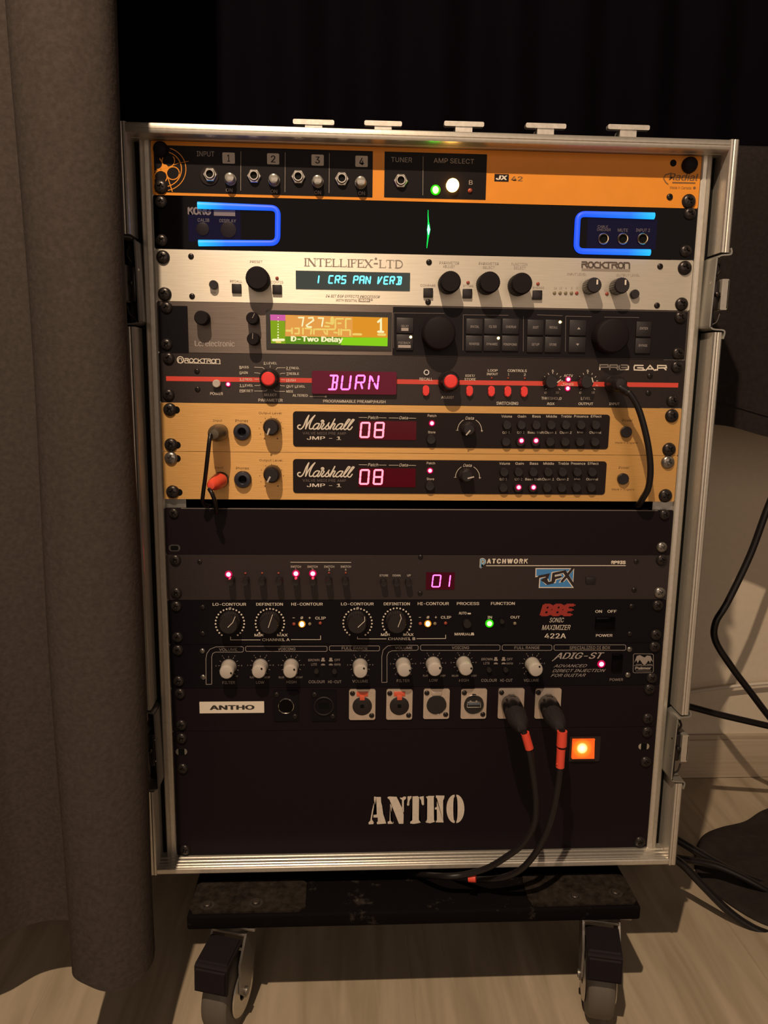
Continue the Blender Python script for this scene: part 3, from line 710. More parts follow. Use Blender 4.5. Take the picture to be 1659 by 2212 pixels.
T('FUNCTION', 1104.8, 568, 1139.5, 574); T('SELECT', 1110, 576, 1136, 582); T('COMPARE', 908, 614.3, 940.6, 619); T('STORE', 1000.3, 615.5, 1022.3, 620); T('BYPASS', 1150.7, 619.3, 1175.3, 624)
T('INPUT LEVEL', 1224.8, 590, 1266.6, 595); T('OUTPUT LEVEL', 1331.6, 592, 1382, 597.5); T('CLIP', 1305.6, 625.3, 1318.6, 630)
for s_, x in (('18', 1199.6), ('12', 1211.2), ('6', 1222.6), ('3', 1235), ('0', 1246.4)): tc_(L, s_, x, 622.6, 6 if len(s_) > 1 else 3, 4.6)
L.build('lettering', GREYINK, u)
L = MB(); techword(L, 'ROCKTRON', 1257.5, 566, 1359.5, 578, 1.45, -.14, gap=.16, dy=1.8)
L.build('logo_letters', mat('dark_brown_ink', (.085, .06, .05), .6), u)
L = MB(); L.stroke(pl([(1256.5, 582.4), (1361, 584.4)]), 2.3, -.13, round_=False); L.build('logo_field', GREYINK, u)
L = MB(); rectpx(L, 774.5, 645, 799.5, 652.3, -.14, .05, .2); L.build('boxed_mark', GREYINK, u); L = MB(); text(L, 'HUSH', 777, 646.2, 797, 651.2, bold=.05, lift=.25); L.build('boxed_lettering', SILVER, u)
D_ = MB(); rectpx(D_, 639, 587, 885.6, 626.4, -.5, .2, .3); dsp = D_.build('display_window', mat('smoked_teal_window', (0.006, 0.016, 0.016), 0.12, emit=(0.01, .10, .10), es=.12), u)
L = MB()
def zz(ch, X0, X1, i): seg(L, ch, 640+X0/6.38, 595.6+i*.20, 640+X1/6.38, 611.2+i*.20, 1.15, -.75, .12)
for i, (ch, a, b_) in enumerate((('I', 290, 325), ('C', 452, 503), ('R', 540, 598), ('S', 627, 680), ('P', 793, 848), ('A', 878, 932), ('N', 962, 1018), ('V', 1130, 1178), ('E', 1212, 1264), ('R', 1295, 1350), ('B', 1388, 1444))): zz(ch, a, b_, i*1.4)
L.build('display_digits', LED_CYAN, dsp)
knob(u, 555, 600.3, 25.5, 18, RUBBER, name='knob', prof=STR, flute=.03, nf=36)
for x, y in ((973.7, 608.2), (1058.6, 609.4), (1128.2, 612)): knob(u, x, y, 23, 18, RUBBER, flute=.03, nf=36)
knob(u, 1284.5, 615.8, 16.5, 15, KNOBB, ptr=[(1290.5, 604), (1290, 614.5)], ptrw=1.5); knob(u, 1344.5, 616.3, 17, 15, KNOBB, ptr=[(1351.5, 604.5), (1351, 615.5)], ptrw=1.5)
for x, y in ((510.7, 623), (598.3, 625), (925.2, 632.2), (1010, 633.9), (1161.3, 637)): sqbtn(u, x, y, 20.5, 20.5, 2.6)
for x, y, m_ in ((598.3, 600.6, LED_OFFR), (1011.4, 610, LED_OFFR), (1162.6, 612.7, LED_OFFR), (1198.2, 632.5, LED_OFF), (1210.3, 632.6, LED_OFF), (1222.4, 632.7, LED_OFF), (1234.9, 632.8, LED_OFF), (1246.4, 633, LED_OFFR), (1311.7, 634.4, LED_OFFR)): led(u, x, y, 3.7, m_, 1.2)
pbtn(u, 460.6, 614.5, 9.5, 5, name='jack_socket'); pbtn(u, 1372.6, 635, 9.5, 4, name='jack_socket')
for x, y in ((411.7, 553), (414, 639.4), (927.3, 565.7), (925.2, 652), (1427.8, 575), (1421, 659.6)): screw(u, x, y, 6.3)
for x, y, r in ((351, 555, 15), (354.8, 635, 15), (1480.9, 578.4, 15), (1474, 656.7, 14)): screw(u, x, y, r)

# ================================================================== 4 charcoal delay unit
u = unit('delay_unit', 'brushed charcoal delay rack unit with a green and orange lit screen', -3*U, -4*U, TCG)
mb = MB(); rectpx(mb, 344, 660.5, 406.5, 762, -.35, .1, .6); mb.build('ear_plate', BLACKS, u)
mb = MB(); a = at(406.5, 710); mb.rrect(a.x, 241.3, -4*U+.4, -3*U-1.2, .6, -.2, .1); 
mb.bm.free(); mb = MB(); rectpx(mb, 575, 672.5, 846, 755, -1.2, .1, .6); bz = mb.build('screen_bezel', mat('dark_bezel', (0.02, 0.016, 0.014), .4), u)
YL = -1.35
def lcd(name, pts, m_, Yq=YL):
    mb = MB(); P = pl(pts, Yq); mb.poly([(x, Yq, z) for x, z in P]); return mb.build(name, m_, bz, smooth=0)
lcd('screen_zone', [(583.5, 679.3), (616.5, 680.2), (617, 693), (584, 692)], glow('magenta_zone', (.72, .12, .42), .85))
lcd('screen_zone', [(584, 692), (615.5, 693), (616.5, 742.5), (585.4, 741.6)], glow('olive_zone', (.27, .44, .005), .8))
lcd('screen_zone', [(616.5, 680.2), (761.7, 684), (761.5, 728.5), (616, 726.5)], glow('salmon_zone', (.90, .38, .07), .85))
lcd('screen_zone', [(761.7, 684), (838, 686), (837.4, 729.5), (761.5, 728.5)], glow('amber_zone', (.85, .33, .015), .85))
lcd('screen_zone', [(616, 726.5), (737, 728.5), (736.5, 745.5), (616.5, 742.5)], glow('deep_green_zone', (.12, .30, .005), .8))
lcd('screen_zone', [(737, 728.5), (837.4, 729.5), (837, 748), (736.5, 745.5)], glow('lime_zone', (.28, .72, .004), .85))
L = MB(); q = lambda X, Y_: (570+X/5.925, 665+Y_/5.925)
def st(pts, wd): L.stroke(pl([q(*p_) for p_ in pts], YL), wd, YL-.12)
st([(445, 125), (508, 125), (490, 232)], 1.3); st([(572, 130), (625, 125), (635, 160), (545, 225), (555, 243), (608, 245)], 1.3); st([(698, 130), (760, 132), (742, 236)], 1.3)
st([(1462, 180), (1498, 150), (1498, 305)], 2.0); st([(1462, 305), (1528, 308)], 1.9); st([(118, 412), (255, 410)], 2.2)
for yy in (125, 170, 210, 240, 275, 312, 350, 382): st([(182, yy), (183, yy)], .6 + yy*.0026)
text(L, 'D-Two Delay', *q(345, 366), *q(1015, 452), Y=YL, bold=.035)
L.build('screen_lettering', glow('cream_lcd', (1.0, .93, .50), .95), bz)
L = MB()
st([(290, 292), (350, 292)], 1.9); L.stroke(pl([q(875, 135), q(875, 195)], YL), 3.4, YL-.13)
for a_, b_ in (((360, 262), (360, 330)), ((400, 262), (440, 262)), ((400, 330), (440, 330)), ((450, 262), (450, 330)), ((500, 262), (500, 335)), ((530, 262), (600, 265)), ((610, 275), (600, 335)), ((640, 275), (640, 335)), ((660, 275), (790, 275)), ((770, 300), (790, 335)), ((810, 275), (810, 340)), ((830, 275), (905, 275)),
               ((900, 315), (935, 320)), ((960, 275), (960, 345)), ((990, 275), (990, 345)), ((1010, 285), (1100, 285)), ((1105, 290), (1105, 350)), ((780, 235), (835, 240)), ((795, 190), (860, 200)), ((925, 140), (1015, 140)), ((1050, 140), (1110, 142)), ((915, 150), (915, 260)), ((1048, 150), (1048, 260)), ((950, 198), (985, 198))):
    st([a_, b_], 1.5)
st([(1145, 338), (1245, 340)], 1.9); st([(1465, 342), (1550, 344)], 2.2); st([(160, 438), (215, 440)], 1.4)
L.build('screen_symbols', glow('yellow_lcd', (1.0, .72, .16), .85), bz)
knob(u, 434, 686, 15.5, 13, RUBBER, flute=.02); knob(u, 544.3, 687, 13.5, 13, RUBBER, ptr=[(550, 677), (545, 687)], ptrw=.5, ptrm=GREYP); knob(u, 545.9, 732, 13.5, 13, RUBBER, ptr=[(546, 720), (545.5, 732)], ptrw=.5, ptrm=GREYP)
RIGHT = MB(); rectpx(RIGHT, 848, 668.5, 1482, 772, -.2, .1, .6); RIGHT.build('control_panel', mat('soft_black_panel', (0.008, 0.006, 0.0075), .5, bump=.1, scale=900, spec=.15), u)
knob(u, 949.6, 719.5, 35.5, 17, RUBBER, flute=.015, nf=48); knob(u, 1325, 725.5, 36, 17, RUBBER, flute=.015, nf=48)
BTN = mat('dark_key', (0.014, 0.010, 0.012), .45)
keys = []
for x, w_ in ((874.7, 37),): keys += [(x, 703.2, w_, 34), (x-.4, 739.5, w_, 34)]
for x in (1025, 1064, 1103.2): keys += [(x, 705, 36.5, 33.5), (x-1, 741.7, 36.5, 33.5)]
for x in (1156.8, 1195.6): keys += [(x, 707.2, 35.5, 33.5), (x-1, 744.4, 35.5, 33.5)]
keys += [(1248.5, 708, 37, 33.5), (1247, 744.6, 37, 33.5), (1391, 711, 33, 33), (1389, 747, 33, 33)]
for x, y, w_, h_ in keys: sqbtn(u, x, y, w_, h_, 1.8, BTN, 'key', r=.6)
L = MB(); K = -1.8
for s_, x, y, w_ in (('DELAY', 874.7, 704.5, 16), ('FEEDBACK', 873.6, 740.7, 26), ('SPATIAL', 1025.5, 705.8, 19), ('FILTER', 1064.6, 705.8, 16), ('CHORUS', 1103.7, 706, 22), ('REVERSE', 1024.5, 742.9, 22), ('DYNAMIC', 1063, 743.3, 24), ('PINGPONG', 1102, 744, 29),
                     ('EDIT', 1157.3, 707.3, 12), ('RECALL', 1195.7, 707.3, 18), ('SETUP', 1156.6, 744, 16), ('STORE', 1194.4, 744.4, 15), ('ENTER', 1391, 709.5, 17), ('BYPASS', 1389, 746.4, 18)):
    tc_(L, s_, x, y, w_, 5, Y=K, bold=.01)
for c_ in ([(1246.8, 711.5), (1253.8, 711.5), (1250.3, 706.5)], [(1244.2, 742.2), (1251.2, 742.2), (1247.7, 746.8)]): L.poly([(x, K-.12, z) for x, z in pl(c_, K)])
rectpx(L, 866.8, 708.3, 882.3, 714.8, K-.14, K, .2, Yf=K); rectpx(L, 860, 745.3, 887.2, 751.3, K-.14, K, .2, Yf=K)
text(L, 't.c. electronic', 419.8, 735.5, 507, 748.5, bold=.03)
L.build('lettering', mat('soft_grey_print', (.36, .31, .29), .6), u)
L = MB()
for pts in ([(850, 752), (850.5, 676), (960, 677)], [(1000, 757), (1000.5, 680), (1098, 681)], [(1130, 759), (1130.5, 684)], [(1160, 680), (1215, 682)], [(1221, 760), (1222, 683), (1278, 684)], [(1305, 685), (1380, 686)]): L.stroke(pl(pts), .4, -.35, round_=False)
T('DELAY', 941, 671.5, 957, 676); T('CONTROL', 1384, 681, 1411, 685.5); T('EDIT', 1103, 675, 1113, 679.5); T('PRESETS', 1183, 677, 1216, 681.5)
L.build('divider_lines', DIMP, u)
led(u, 887.3, 728, 3.8, LED_YEL, 2.6); led(u, 1077, 730.3, 3.8, LED_YEL, 2.6); led(u, 1210.4, 695.6, 3.8, LED_YEL, 2.6)
for x, y in ((359, 664.4), (359, 744), (1471.5, 685.4), (1466, 763.5)): screw(u, x, y, 13)

# ================================================================== 5 black preamp with the red line
u = unit('red_line_preamp', 'black rack preamp with a red line across and a magenta word on its display', -4*U, -5*U, ROCKB)
mb = MB(); a, b_ = at(359, 818.5), at(1465, 831.5); zc = (a.z+b_.z)/2; mb.box(a.x, b_.x, -.14, .1, zc-2.1, zc+2.1); mb.build('red_line', REDL, u)
D_ = MB(); rectpx(D_, 674, 802, 856, 851.5, -3.4, .2, 1.6); dsp = D_.build('display_window', mat('crimson_window', (0.04, 0.002, 0.006), 0.2, spec=.2, emit=(.30, .0, .035), es=.24), u)
L = MB()
for ch, a_, b_ in (('B', 205, 350), ('U', 448, 612), ('R', 728, 890), ('N', 998, 1165)): seg(L, ch, 690+a_/9.217, 811.2, 690+b_/9.217, 841, 1.5, -3.6, .12)
L.build('display_digits', LED_MAG, dsp)
L = MB()
for s_, a in (('BASS', (517.3, 790.5, 537.3, 795.7)), ('GAIN', (517.3, 802.3, 535, 807.6)), ('1 FREQ.', (517.8, 817, 546, 822.2)), ('1 LEVEL', (517.8, 830, 547, 835)), ('PRESET', (517.8, 841.5, 546.9, 846.7)), ('2 LEVEL', (569.3, 782, 598.6, 787)),
              ('2 FREQ.', (618, 792.5, 646.7, 797.7)), ('TREBLE', (618.6, 804.6, 646, 809.8)), ('HUSH', (618.6, 818.6, 638.5, 823.8)), ('OUT LEVEL', (618.6, 832, 659.3, 837.2)), ('MIDI', (618.6, 842.9, 633, 848)),
              ('SELECT', (570, 850.4, 598, 855.6)), ('PARAMETER', (558.3, 861.4, 610.6, 867.6)), ('ALTERED', (631.9, 851.6, 664.8, 856.9)), ('PROGRAMMABLE PREAMP/HUSH', (698.3, 864, 832.7, 871)), ('POWER', (454, 847.3, 481.6, 853.3)),
              ('RECALL', (906.2, 816, 934.4, 822)), ('ADJUST', (953.5, 855.7, 980.6, 861.2)), ('EDIT/', (1005.6, 809, 1025.5, 814.5)), ('STORE', (1003.2, 816.7, 1027.7, 822)), ('LOOP', (1053.8, 797.6, 1074.8, 803)), ('IN/OUT', (1051.2, 805.4, 1075.5, 811)),
              ('CONTROLS', (1096.5, 798, 1137.7, 803.6)), ('1', (1097.4, 806.3, 1099.8, 811.5)), ('2', (1131.6, 806.8, 1135.6, 812)), ('SWITCHING', (1072.2, 868, 1119.5, 874.6)), ('5', (1191.8, 798.8, 1196.2, 803.6)), ('0', (1176.5, 845.6, 1180.7, 850.6)), ('10', (1200.5, 845.6, 1206.7, 850.6)),
              ('THRESHOLD', (1169.2, 857.5, 1212.7, 863.3)), ('AGX', (1181.3, 869, 1197.8, 875)), ('5', (1267.3, 798.8, 1271.7, 803.6)), ('0', (1251.8, 845.6, 1256, 850.6)), ('10', (1277.5, 845.6, 1283.7, 850.6)), ('LEVEL', (1255, 857.7, 1275.9, 863.5)), ('OUTPUT', (1249.3, 869.4, 1281, 875)),
              ('INPUT', (1316, 869.6, 1338.2, 875)), ('ACTV', (1218, 808.8, 1237.4, 814.3)), ('THRES', (1215, 827.5, 1238.6, 832.8))): text(L, s_, *a, bold=.02, lift=.2)
H = lambda pts: tr(pts, 480, 650, 4.366)
for pts in ([(302, 625), (382, 628), (398, 643)], [(303, 677), (340, 680), (360, 687)], [(303, 737), (350, 740)], [(305, 798), (350, 797), (365, 790)], [(300, 850), (412, 850), (425, 835)], [(453, 605), (453, 630)], [(595, 630), (520, 630), (508, 648)],
            [(595, 683), (560, 683), (545, 690)], [(593, 745), (555, 743)], [(593, 802), (555, 800), (545, 793)], [(593, 853), (500, 852), (487, 838)], [(825, 901), (975, 903)]): L.stroke(pl(H(pts)), .38, -.2, round_=False)
for a_, b_ in (((163, 640), (185, 640)), ((163, 691), (185, 691)), ((165, 752), (210, 753)), ((165, 811), (210, 812)), ((165, 860), (205, 861)), ((603, 650), (648, 651)), ((605, 701), (625, 701)), ((605, 762), (628, 762)), ((605, 820), (628, 820)), ((685, 820), (705, 820)), ((393, 600), (415, 600))): L.stroke(pl(H([a_, b_])), .3, -.2, round_=False)
L.disc(*pl(H([(977, 903)]))[0], .9, -.2)
for cx_ in (1194, 1269.5):
    for k in range(11):
        a = math.radians(225-27*k); L.stroke(pl([(cx_+18.5*math.cos(a), 826-18.5*math.sin(a)), (cx_+22.5*math.cos(a), 826-22.5*math.sin(a))]), .45, -.2, round_=False)
techword(L, 'ROCKTRON', 399.5, 774.5, 475, 783, .75, -.14, gap=.12, dy=1.6)
L.stroke(pl([(399, 784), (477, 786)]), .5, -.14, round_=False)
c_ = at(389.8, 777.3); L.ring(c_.x, c_.z, 2.4, 3.2, -.14); L.stroke(pl([(385, 783.5), (386, 775), (392.5, 775), (392.5, 778), (394.5, 783.5)]), .6, -.14)
# wide outlined badge words
W_ = lambda pts: tr(pts, 1284, 780, 10)
for pts in ([(115, 185), (120, 80), (290, 80), (300, 130), (130, 132)], [(330, 185), (335, 85), (490, 85), (505, 130), (470, 135), (350, 132)], [(470, 135), (510, 190)], [(560, 85), (710, 88), (735, 120), (730, 180), (560, 190), (535, 160), (540, 100), (560, 85)], [(585, 138), (695, 138)],
            [(1050, 95), (870, 92), (855, 130), (860, 190), (1050, 195), (1050, 148), (930, 145)], [(1110, 200), (1200, 95), (1295, 200)], [(1160, 170), (1250, 170)], [(1360, 195), (1365, 95), (1545, 98), (1555, 145), (1380, 150)], [(1500, 150), (1545, 190)]): L.stroke(pl(W_(pts)), 1.15, -.14)
for p_ in ((1075, 190), (1325, 190)): L.disc(*pl(W_([p_]))[0], .9, -.15)
L.build('lettering', CREAM, u)
def capknob(px, py, r, h, cap):
    o, p, rr = lathe_part(u, 'knob', KNOBB, px, py, r, h, [(1.25, 0), (1.22, .35), (1.05, .45), (1.0, .9), (.9, 1), (0, 1)], 48, flute=.04, nf=24, keep=(0, 1, 2, 3))
    mb = MB(); mb.lathe((p.x, 0, p.z), [(cap, h-.2), (cap, h+.8), (cap*.85, h+1.5), (0, h+1.7)], 32); mb.build('cap', REDP, o)
capknob(579.4, 818.2, 18, 14, 6.1); capknob(973.8, 824, 19, 16, 6.1)
knob(u, 1192.5, 825, 14.5, 11, ptr=[(1203.5, 826.5), (1212, 820)], ptrw=.9); knob(u, 1269, 825, 14.5, 11, ptr=[(1278.5, 815.5), (1281.3, 826)], ptrw=.9)
for x, y in ((920.3, 843.8), (1014.7, 844.7), (1062, 845.3), (1097.4, 845.7), (1133, 846.2)):
    mb = MB(); a, b_, c_, d_ = at(x-6.8, y, -3.5), at(x+6.8, y, -3.5), at(x, y-11.5, -3.5), at(x, y+11.5, -3.5); mb.rrect(a.x, b_.x, d_.z, c_.z, (b_.x-a.x)/2-.05, -3.5, .2, 6)
    bmesh.ops.bevel(mb.bm, geom=[e for e in mb.bm.edges if all(v.co.y < -3 for v in e.verts)], offset=.7, segments=2, affect='EDGES'); mb.build('push_button', REDP, u)
lathe_part(u, 'power_button', WHITEK, 467, 828.8, 8.5, 5, [(1, 0), (1, .9), (.85, 1), (0, .98)], 24)
led(u, 492.5, 830, 4.6, LED_RED); led(u, 1228.3, 819.5, 5, LED_RED); led(u, 1227.1, 839, 5, LED_RED)
c_ = at(921, 804.5); mb = MB(); mb.lathe((c_.x, 0, c_.z), [(2.7, 0), (2.6, 1), (1.7, 1), (1.6, .1)], 20); mb.build('socket_ring', STEEL, u)
for x, y in ((1062.5, 816.5), (1098, 817), (1134, 817.5)): led(u, x, y, 2.2, LED_OFFR, 1)
lathe_part(u, 'jack_socket', KNOBB, 1325, 829, 17, 4, [(1, 0), (1, .7), (.85, 1), (.5, 1), (.45, 0)], 28)
for x, y in ((424.7, 801.7), (425.9, 840.9), (1405.8, 812), (1402.3, 848.8)): screw(u, x, y, 6)
for x, y in ((363.3, 774), (363.3, 853), (1464, 792.6), (1454, 866.4)): screw(u, x, y, 13)

# ================================================================== 6 and 7 gold preamps
MARS = [[(150, 335), (115, 335), (85, 365), (90, 405), (130, 435), (180, 425), (240, 350), (300, 200), (370, 85)], [(370, 85), (340, 180), (310, 300), (285, 430)], [(285, 430), (350, 300), (440, 170), (525, 85)], [(525, 85), (460, 180), (410, 280), (385, 370), (390, 425), (440, 430), (480, 400)],
        [(640, 300), (570, 295), (510, 340), (480, 400), (500, 440), (560, 420), (620, 350), (645, 300)], [(645, 300), (600, 390), (590, 430), (620, 435), (670, 370), (720, 245)], [(720, 245), (690, 245), (700, 215), (740, 215), (750, 250), (720, 275), (760, 310), (720, 370), (690, 420), (710, 440), (760, 420), (840, 340), (890, 275)],
        [(890, 275), (865, 330), (880, 390), (860, 430), (810, 440), (790, 420)], [(860, 435), (920, 380), (980, 280), (1035, 180)], [(1035, 180), (980, 290), (910, 440)], [(930, 400), (990, 310), (1040, 300), (1030, 340), (985, 420), (1010, 445), (1060, 410)],
        [(1240, 305), (1170, 300), (1110, 340), (1060, 410), (1080, 445), (1140, 430), (1210, 360), (1240, 310)], [(1240, 310), (1185, 410), (1200, 445), (1260, 400), (1350, 290), (1425, 195)], [(1425, 195), (1380, 190), (1310, 290), (1260, 390), (1280, 445), (1330, 430), (1440, 310), (1530, 200)],
        [(1530, 200), (1490, 195), (1420, 290), (1365, 390), (1380, 445), (1430, 445), (1480, 380)]]
def gold(z0, z1, label, i):
    u = unit('gold_preamp', label, z0, z1, GOLD)
    dx = (0, -1)[i]
    mb = MB()
    if i == 0: rectpx(mb, 633, 892, 1315.5, 967.5, -.5, .2, 3.0)
    else: rectpx(mb, 633, 994, 1308.5, 1066.8, -.5, .2, 3.0)
    mb.build('black_panel', INK, u)
    F = -.5; oy = 102.2 if i else 0
    L = MB()
    if i == 0: A = (('Input', 460.2, 906, 479.7, 911.6), ('Phones', 508.4, 906, 536, 911.6), ('Output Level', 558.9, 890, 608.7, 895.6), ('Power', 1344, 905, 1366.5, 911), ('Made in England', 1328.7, 954.3, 1377, 959.4))
    else: A = (('Input', 463.2, 1008, 482, 1013.3), ('Phones', 510, 1008.4, 537.8, 1014), ('Output Level', 560.3, 992, 610, 997.6), ('Power', 1336.6, 1007, 1359.3, 1013), ('Made in England', 1321.5, 1055, 1370, 1060.2))
    for s_, *a in A: text(L, s_, *a, bold=.012)
    cx_, cy_ = (585.5, 926) if i == 0 else (586.5, 1028.5)
    for k in range(11):
        a = math.radians(237-29.4*k); L.disc(*pl([(cx_+25.5*math.cos(a), cy_-25.5*math.sin(a))])[0], .75 if k in (0, 10) else .42, -.14, 8)
    L.build('brown_lettering', BROWNP, u)
    L = MB(); ox, ys = (636, 890) if i == 0 else (636, 992.4)
    for stx in MARS:
        L.stroke([(p.x, p.z) for p in spline([(q_[0], 0, q_[1]) for q_ in pl(tr(stx, ox, ys, 11.85), F)], 4)], 1.15, F-.13)
    yb = 102 if i else 0
    text(L, 'JMP - 1', 662.7, 942.7+yb, 736.9, 950+yb, Y=F, bold=.03)
    text(L, 'Patch', 794.7, 898.7+yb, 817.2, 905.2+yb, Y=F, shear=.2, bold=.01); text(L, 'Data', 862.4, 899.4+yb, 881.5, 905.6+yb, Y=F, shear=.2, bold=.01)
    for a_, b_ in (((775, 901.7), (793, 902)), ((818.5, 902.5), (834.5, 902.7)), ((840, 902.8), (861, 903)), ((882.5, 903.2), (898.5, 903.5))): L.stroke(pl([(a_[0], a_[1]+yb), (b_[0], b_[1]+yb)], F), .35, F-.13, round_=False)
    if i == 0: B = (('Patch', 923.8, 895.3, 942.5, 900.6), ('Store', 924.6, 931, 940.5, 936.2)); kc = (1013.7, 927.6); kp = [(1016, 929.5), (1006.8, 940)]; dt = (1005.3, 900, 1024, 906.5)
    else: B = (('Patch', 921.8, 997.8, 939.7, 1003), ('Store', 921.8, 1032, 937.7, 1037.2)); kc = (1009.3, 1029); kp = [(1010, 1033.5), (1024, 1030)]; dt = (1000.5, 1002.2, 1019.2, 1008.4)
    for s_, *a in B: text(L, s_, *a, Y=F, bold=.008)
    text(L, 'Data', *dt, Y=F, shear=.2, bold=.012)
    q0 = kc[0]+.6; q1 = kc[1]+2
    L.stroke(pl([(q0+26*math.cos(math.radians(a)), q1-26*math.sin(math.radians(a))) for a in range(0, 62, 6)], F), .45, F-.13, round_=False)
    L.stroke(pl([(q0+26*math.cos(math.radians(a)), q1-26*math.sin(math.radians(a))) for a in range(120, 182, 6)], F), .45, F-.13, round_=False)
    L.stroke(pl([(q0+24, q1+1), (q0+29, q1+1)], F), .35, F-.13, round_=False); L.stroke(pl([(q0+26.5, q1-1.5), (q0+26.5, q1+3.5)], F), .35, F-.13, round_=False); L.stroke(pl([(q0-29, q1), (q0-24, q1)], F), .35, F-.13, round_=False)
    N = (lambda X, Y_: (1040+X/5.53, 880+Y_/5.53))
    if i == 0:
        R1 = [302, 482, 658, 838, 1013, 1192, 1370]; y1 = 107; R2 = [295, 470, 650, 825, 1005, 1180, 1360]; y2 = 300; b1 = [310, 482, 660, 838, 1013, 1195, 1372]; yb1 = 212; b2 = [297, 470, 650, 825, 1005, 1182, 1362]; yb2 = 412; ld_ = [(478, 397), (652, 397)]
    else:
        R1 = [277, 455, 628, 803, 980, 1155, 1335]; y1 = 670; R2 = [262, 443, 620, 795, 970, 1145, 1322]; y2 = 858; b1 = [275, 448, 625, 803, 975, 1152, 1330]; yb1 = 775; b2 = [265, 440, 618, 790, 965, 1142, 1318]; yb2 = 962; ld_ = [(445, 955), (622, 955)]
    for s_, X in zip(('Volume', 'Gain', 'Bass', 'Middle', 'Treble', 'Presence', 'Effect'), R1): cx2, cy2 = N(X, y1); tc_(L, s_, cx2, cy2, 4.0*len(s_)-1+(3 if len(s_) < 5 else 0), 5.4, Y=F, bold=.01)
    for s_, X in zip(('OD 1', 'OD 2', 'Bass Shift', 'Clean 1', 'Clean 2', 'Map', 'Channel'), R2): cx2, cy2 = N(X, y2); tc_(L, s_, cx2, cy2, 3.2*len(s_)+3, 5, Y=F, bold=.01)
    L.build('lettering', CREAM, u)
    L = MB(); text(L, 'VALVE MIDI PRE AMP', 653.7, 933.2+yb, 747.5, 938.8+yb, Y=F, bold=.01); L.build('dim_lettering', DIMP, u)
    for X in b1: x, y = N(X, yb1); pbtn(u, x, y, 9.5, 4.5)
    for X in b2:
        x, y = N(X, yb2); pbtn(u, x, y, 9.5, 4.5)
    for X, Y_ in ld_:
        x, y = N(X, Y_); c = at(x, y, -4.6); mb = MB(); mb.lathe((c.x, 0, c.z), [(1.9, 4.3), (1.8, 5.0), (1.3, 5.9), (0, 6.2)], 16); mb.build('led', LED_RED, u); mb = MB(); mb.lathe((c.x, 0, c.z), [(2.9, 4.3), (2.7, 4.9), (0, 5.2)], 18); mb.build('led_halo', HALO[LED_RED], u)
    if i == 0: led(u, 933.3, 914.5, 5.2, LED_RED, 2.6); pbtn(u, 931.7, 949.5, 10, 4.5)
    else: led(u, 929.3, 1017, 5.2, LED_RED, 2.6); pbtn(u, 929, 1050.2, 10, 4.5)
    D_ = MB(); rectpx(D_, 774.6, 909.3+yb, 899 - i*1.5, 950+yb, -.9, .2, .4); dsp = D_.build('display_window', mat('dark_red_window', (0.03, 0.002, 0.003), 0.2, spec=.2, emit=(.20, .0, .012), es=.22), u)
    L = MB()
    if i == 0: seg(L, '0', 779.5, 913.3, 797.5, 944.2, 1.75, -1.1, .08); seg(L, '8', 810, 913.3, 828.2, 944.5, 1.75, -1.1, .08)
    else: seg(L, '0', 778.3, 1015.4, 796.2, 1045.2, 1.75, -1.1, .08); seg(L, '8', 808, 1015.4, 825.6, 1045.5, 1.75, -1.1, .08)
    L.build('display_digits', LED_PINK, dsp)
    ph = (522, 933.5) if i == 0 else (523.6, 1036.8)
    def jackring(x, y, r): 
        c = at(x, y, -5); R_ = rmm(x, y, r, -5); mb = MB(); mb.lathe((c.x, 0, c.z), [(R_, 0), (R_, 3.2), (R_*.88, 4.8), (R_*.55, 5.2), (R_*.44, 4.4), (R_*.42, .3)], 32); o = mb.build('jack_socket', mat('blue_black_plastic', (0.016, 0.016, 0.026), .35), u, loc=(c.x, 0, c.z))
        mb = MB(); mb.disc(c.x, c.z, R_*.45, -.7, 20); mb.build('socket_hole', DARK, o)
    jackring(*ph, 18.8)
    jackring(*((474, 934) if i == 0 else (475.5, 1037.5)), 17.5)
    k_ = (585.2, 924) if i == 0 else (586, 1027); kk = [(582.2, 925.5), (577.3, 939.5)] if i == 0 else [(583.5, 1029.5), (577.3, 1042)]
    knob(u, *k_, 19.5, 15, ptr=kk, ptrw=1.5, ptrm=WHITEK, prof=[(1, 0), (1, .45), (.94, .75), (.82, .95), (.7, 1), (0, 1)], flute=.03, nf=36)
    knob(u, *kc, 15.5, 12, ptr=kp, ptrw=1.2, ptrm=WHITEK, prof=[(1, 0), (1, .6), (.9, .9), (.7, 1), (0, 1)], flute=.05, nf=24)
    pbtn(u, *((1354, 933.6) if i == 0 else (1347.4, 1035)), 12, 3.5, KNOBB, 'power_button')
    sl = ((368.5, 885.5), (370.5, 961.5)) if i == 0 else ((370.5, 990.5), (374.5, 1063.5))
    mb = MB()
    for x, y in sl: a = at(x+9, y); mb.rrect(a.x-4.6, a.x+4.6, a.z-3.3, a.z+3.3, 3.2, -.12, .05)
    mb.build('rack_slot', DARK, u)
    for x, y in (((366, 885), (368.7, 961), (1452.8, 898.6), (1446.8, 971.4)) if i == 0 else ((368.7, 990), (372.3, 1063), (1444, 999), (1438.9, 1071.6))): screw(u, x, y, 14.5, 1 if (x, y) in ((1444, 999), (368.7, 990)) else 0)
    return u
g1 = gold(-5*U, -6*U, 'gold preamp directly under the red line unit, black plug in its input', 0)
g2 = gold(-6*U, -7*U, 'lower gold preamp above the blank panel, red plug in its input', 1)

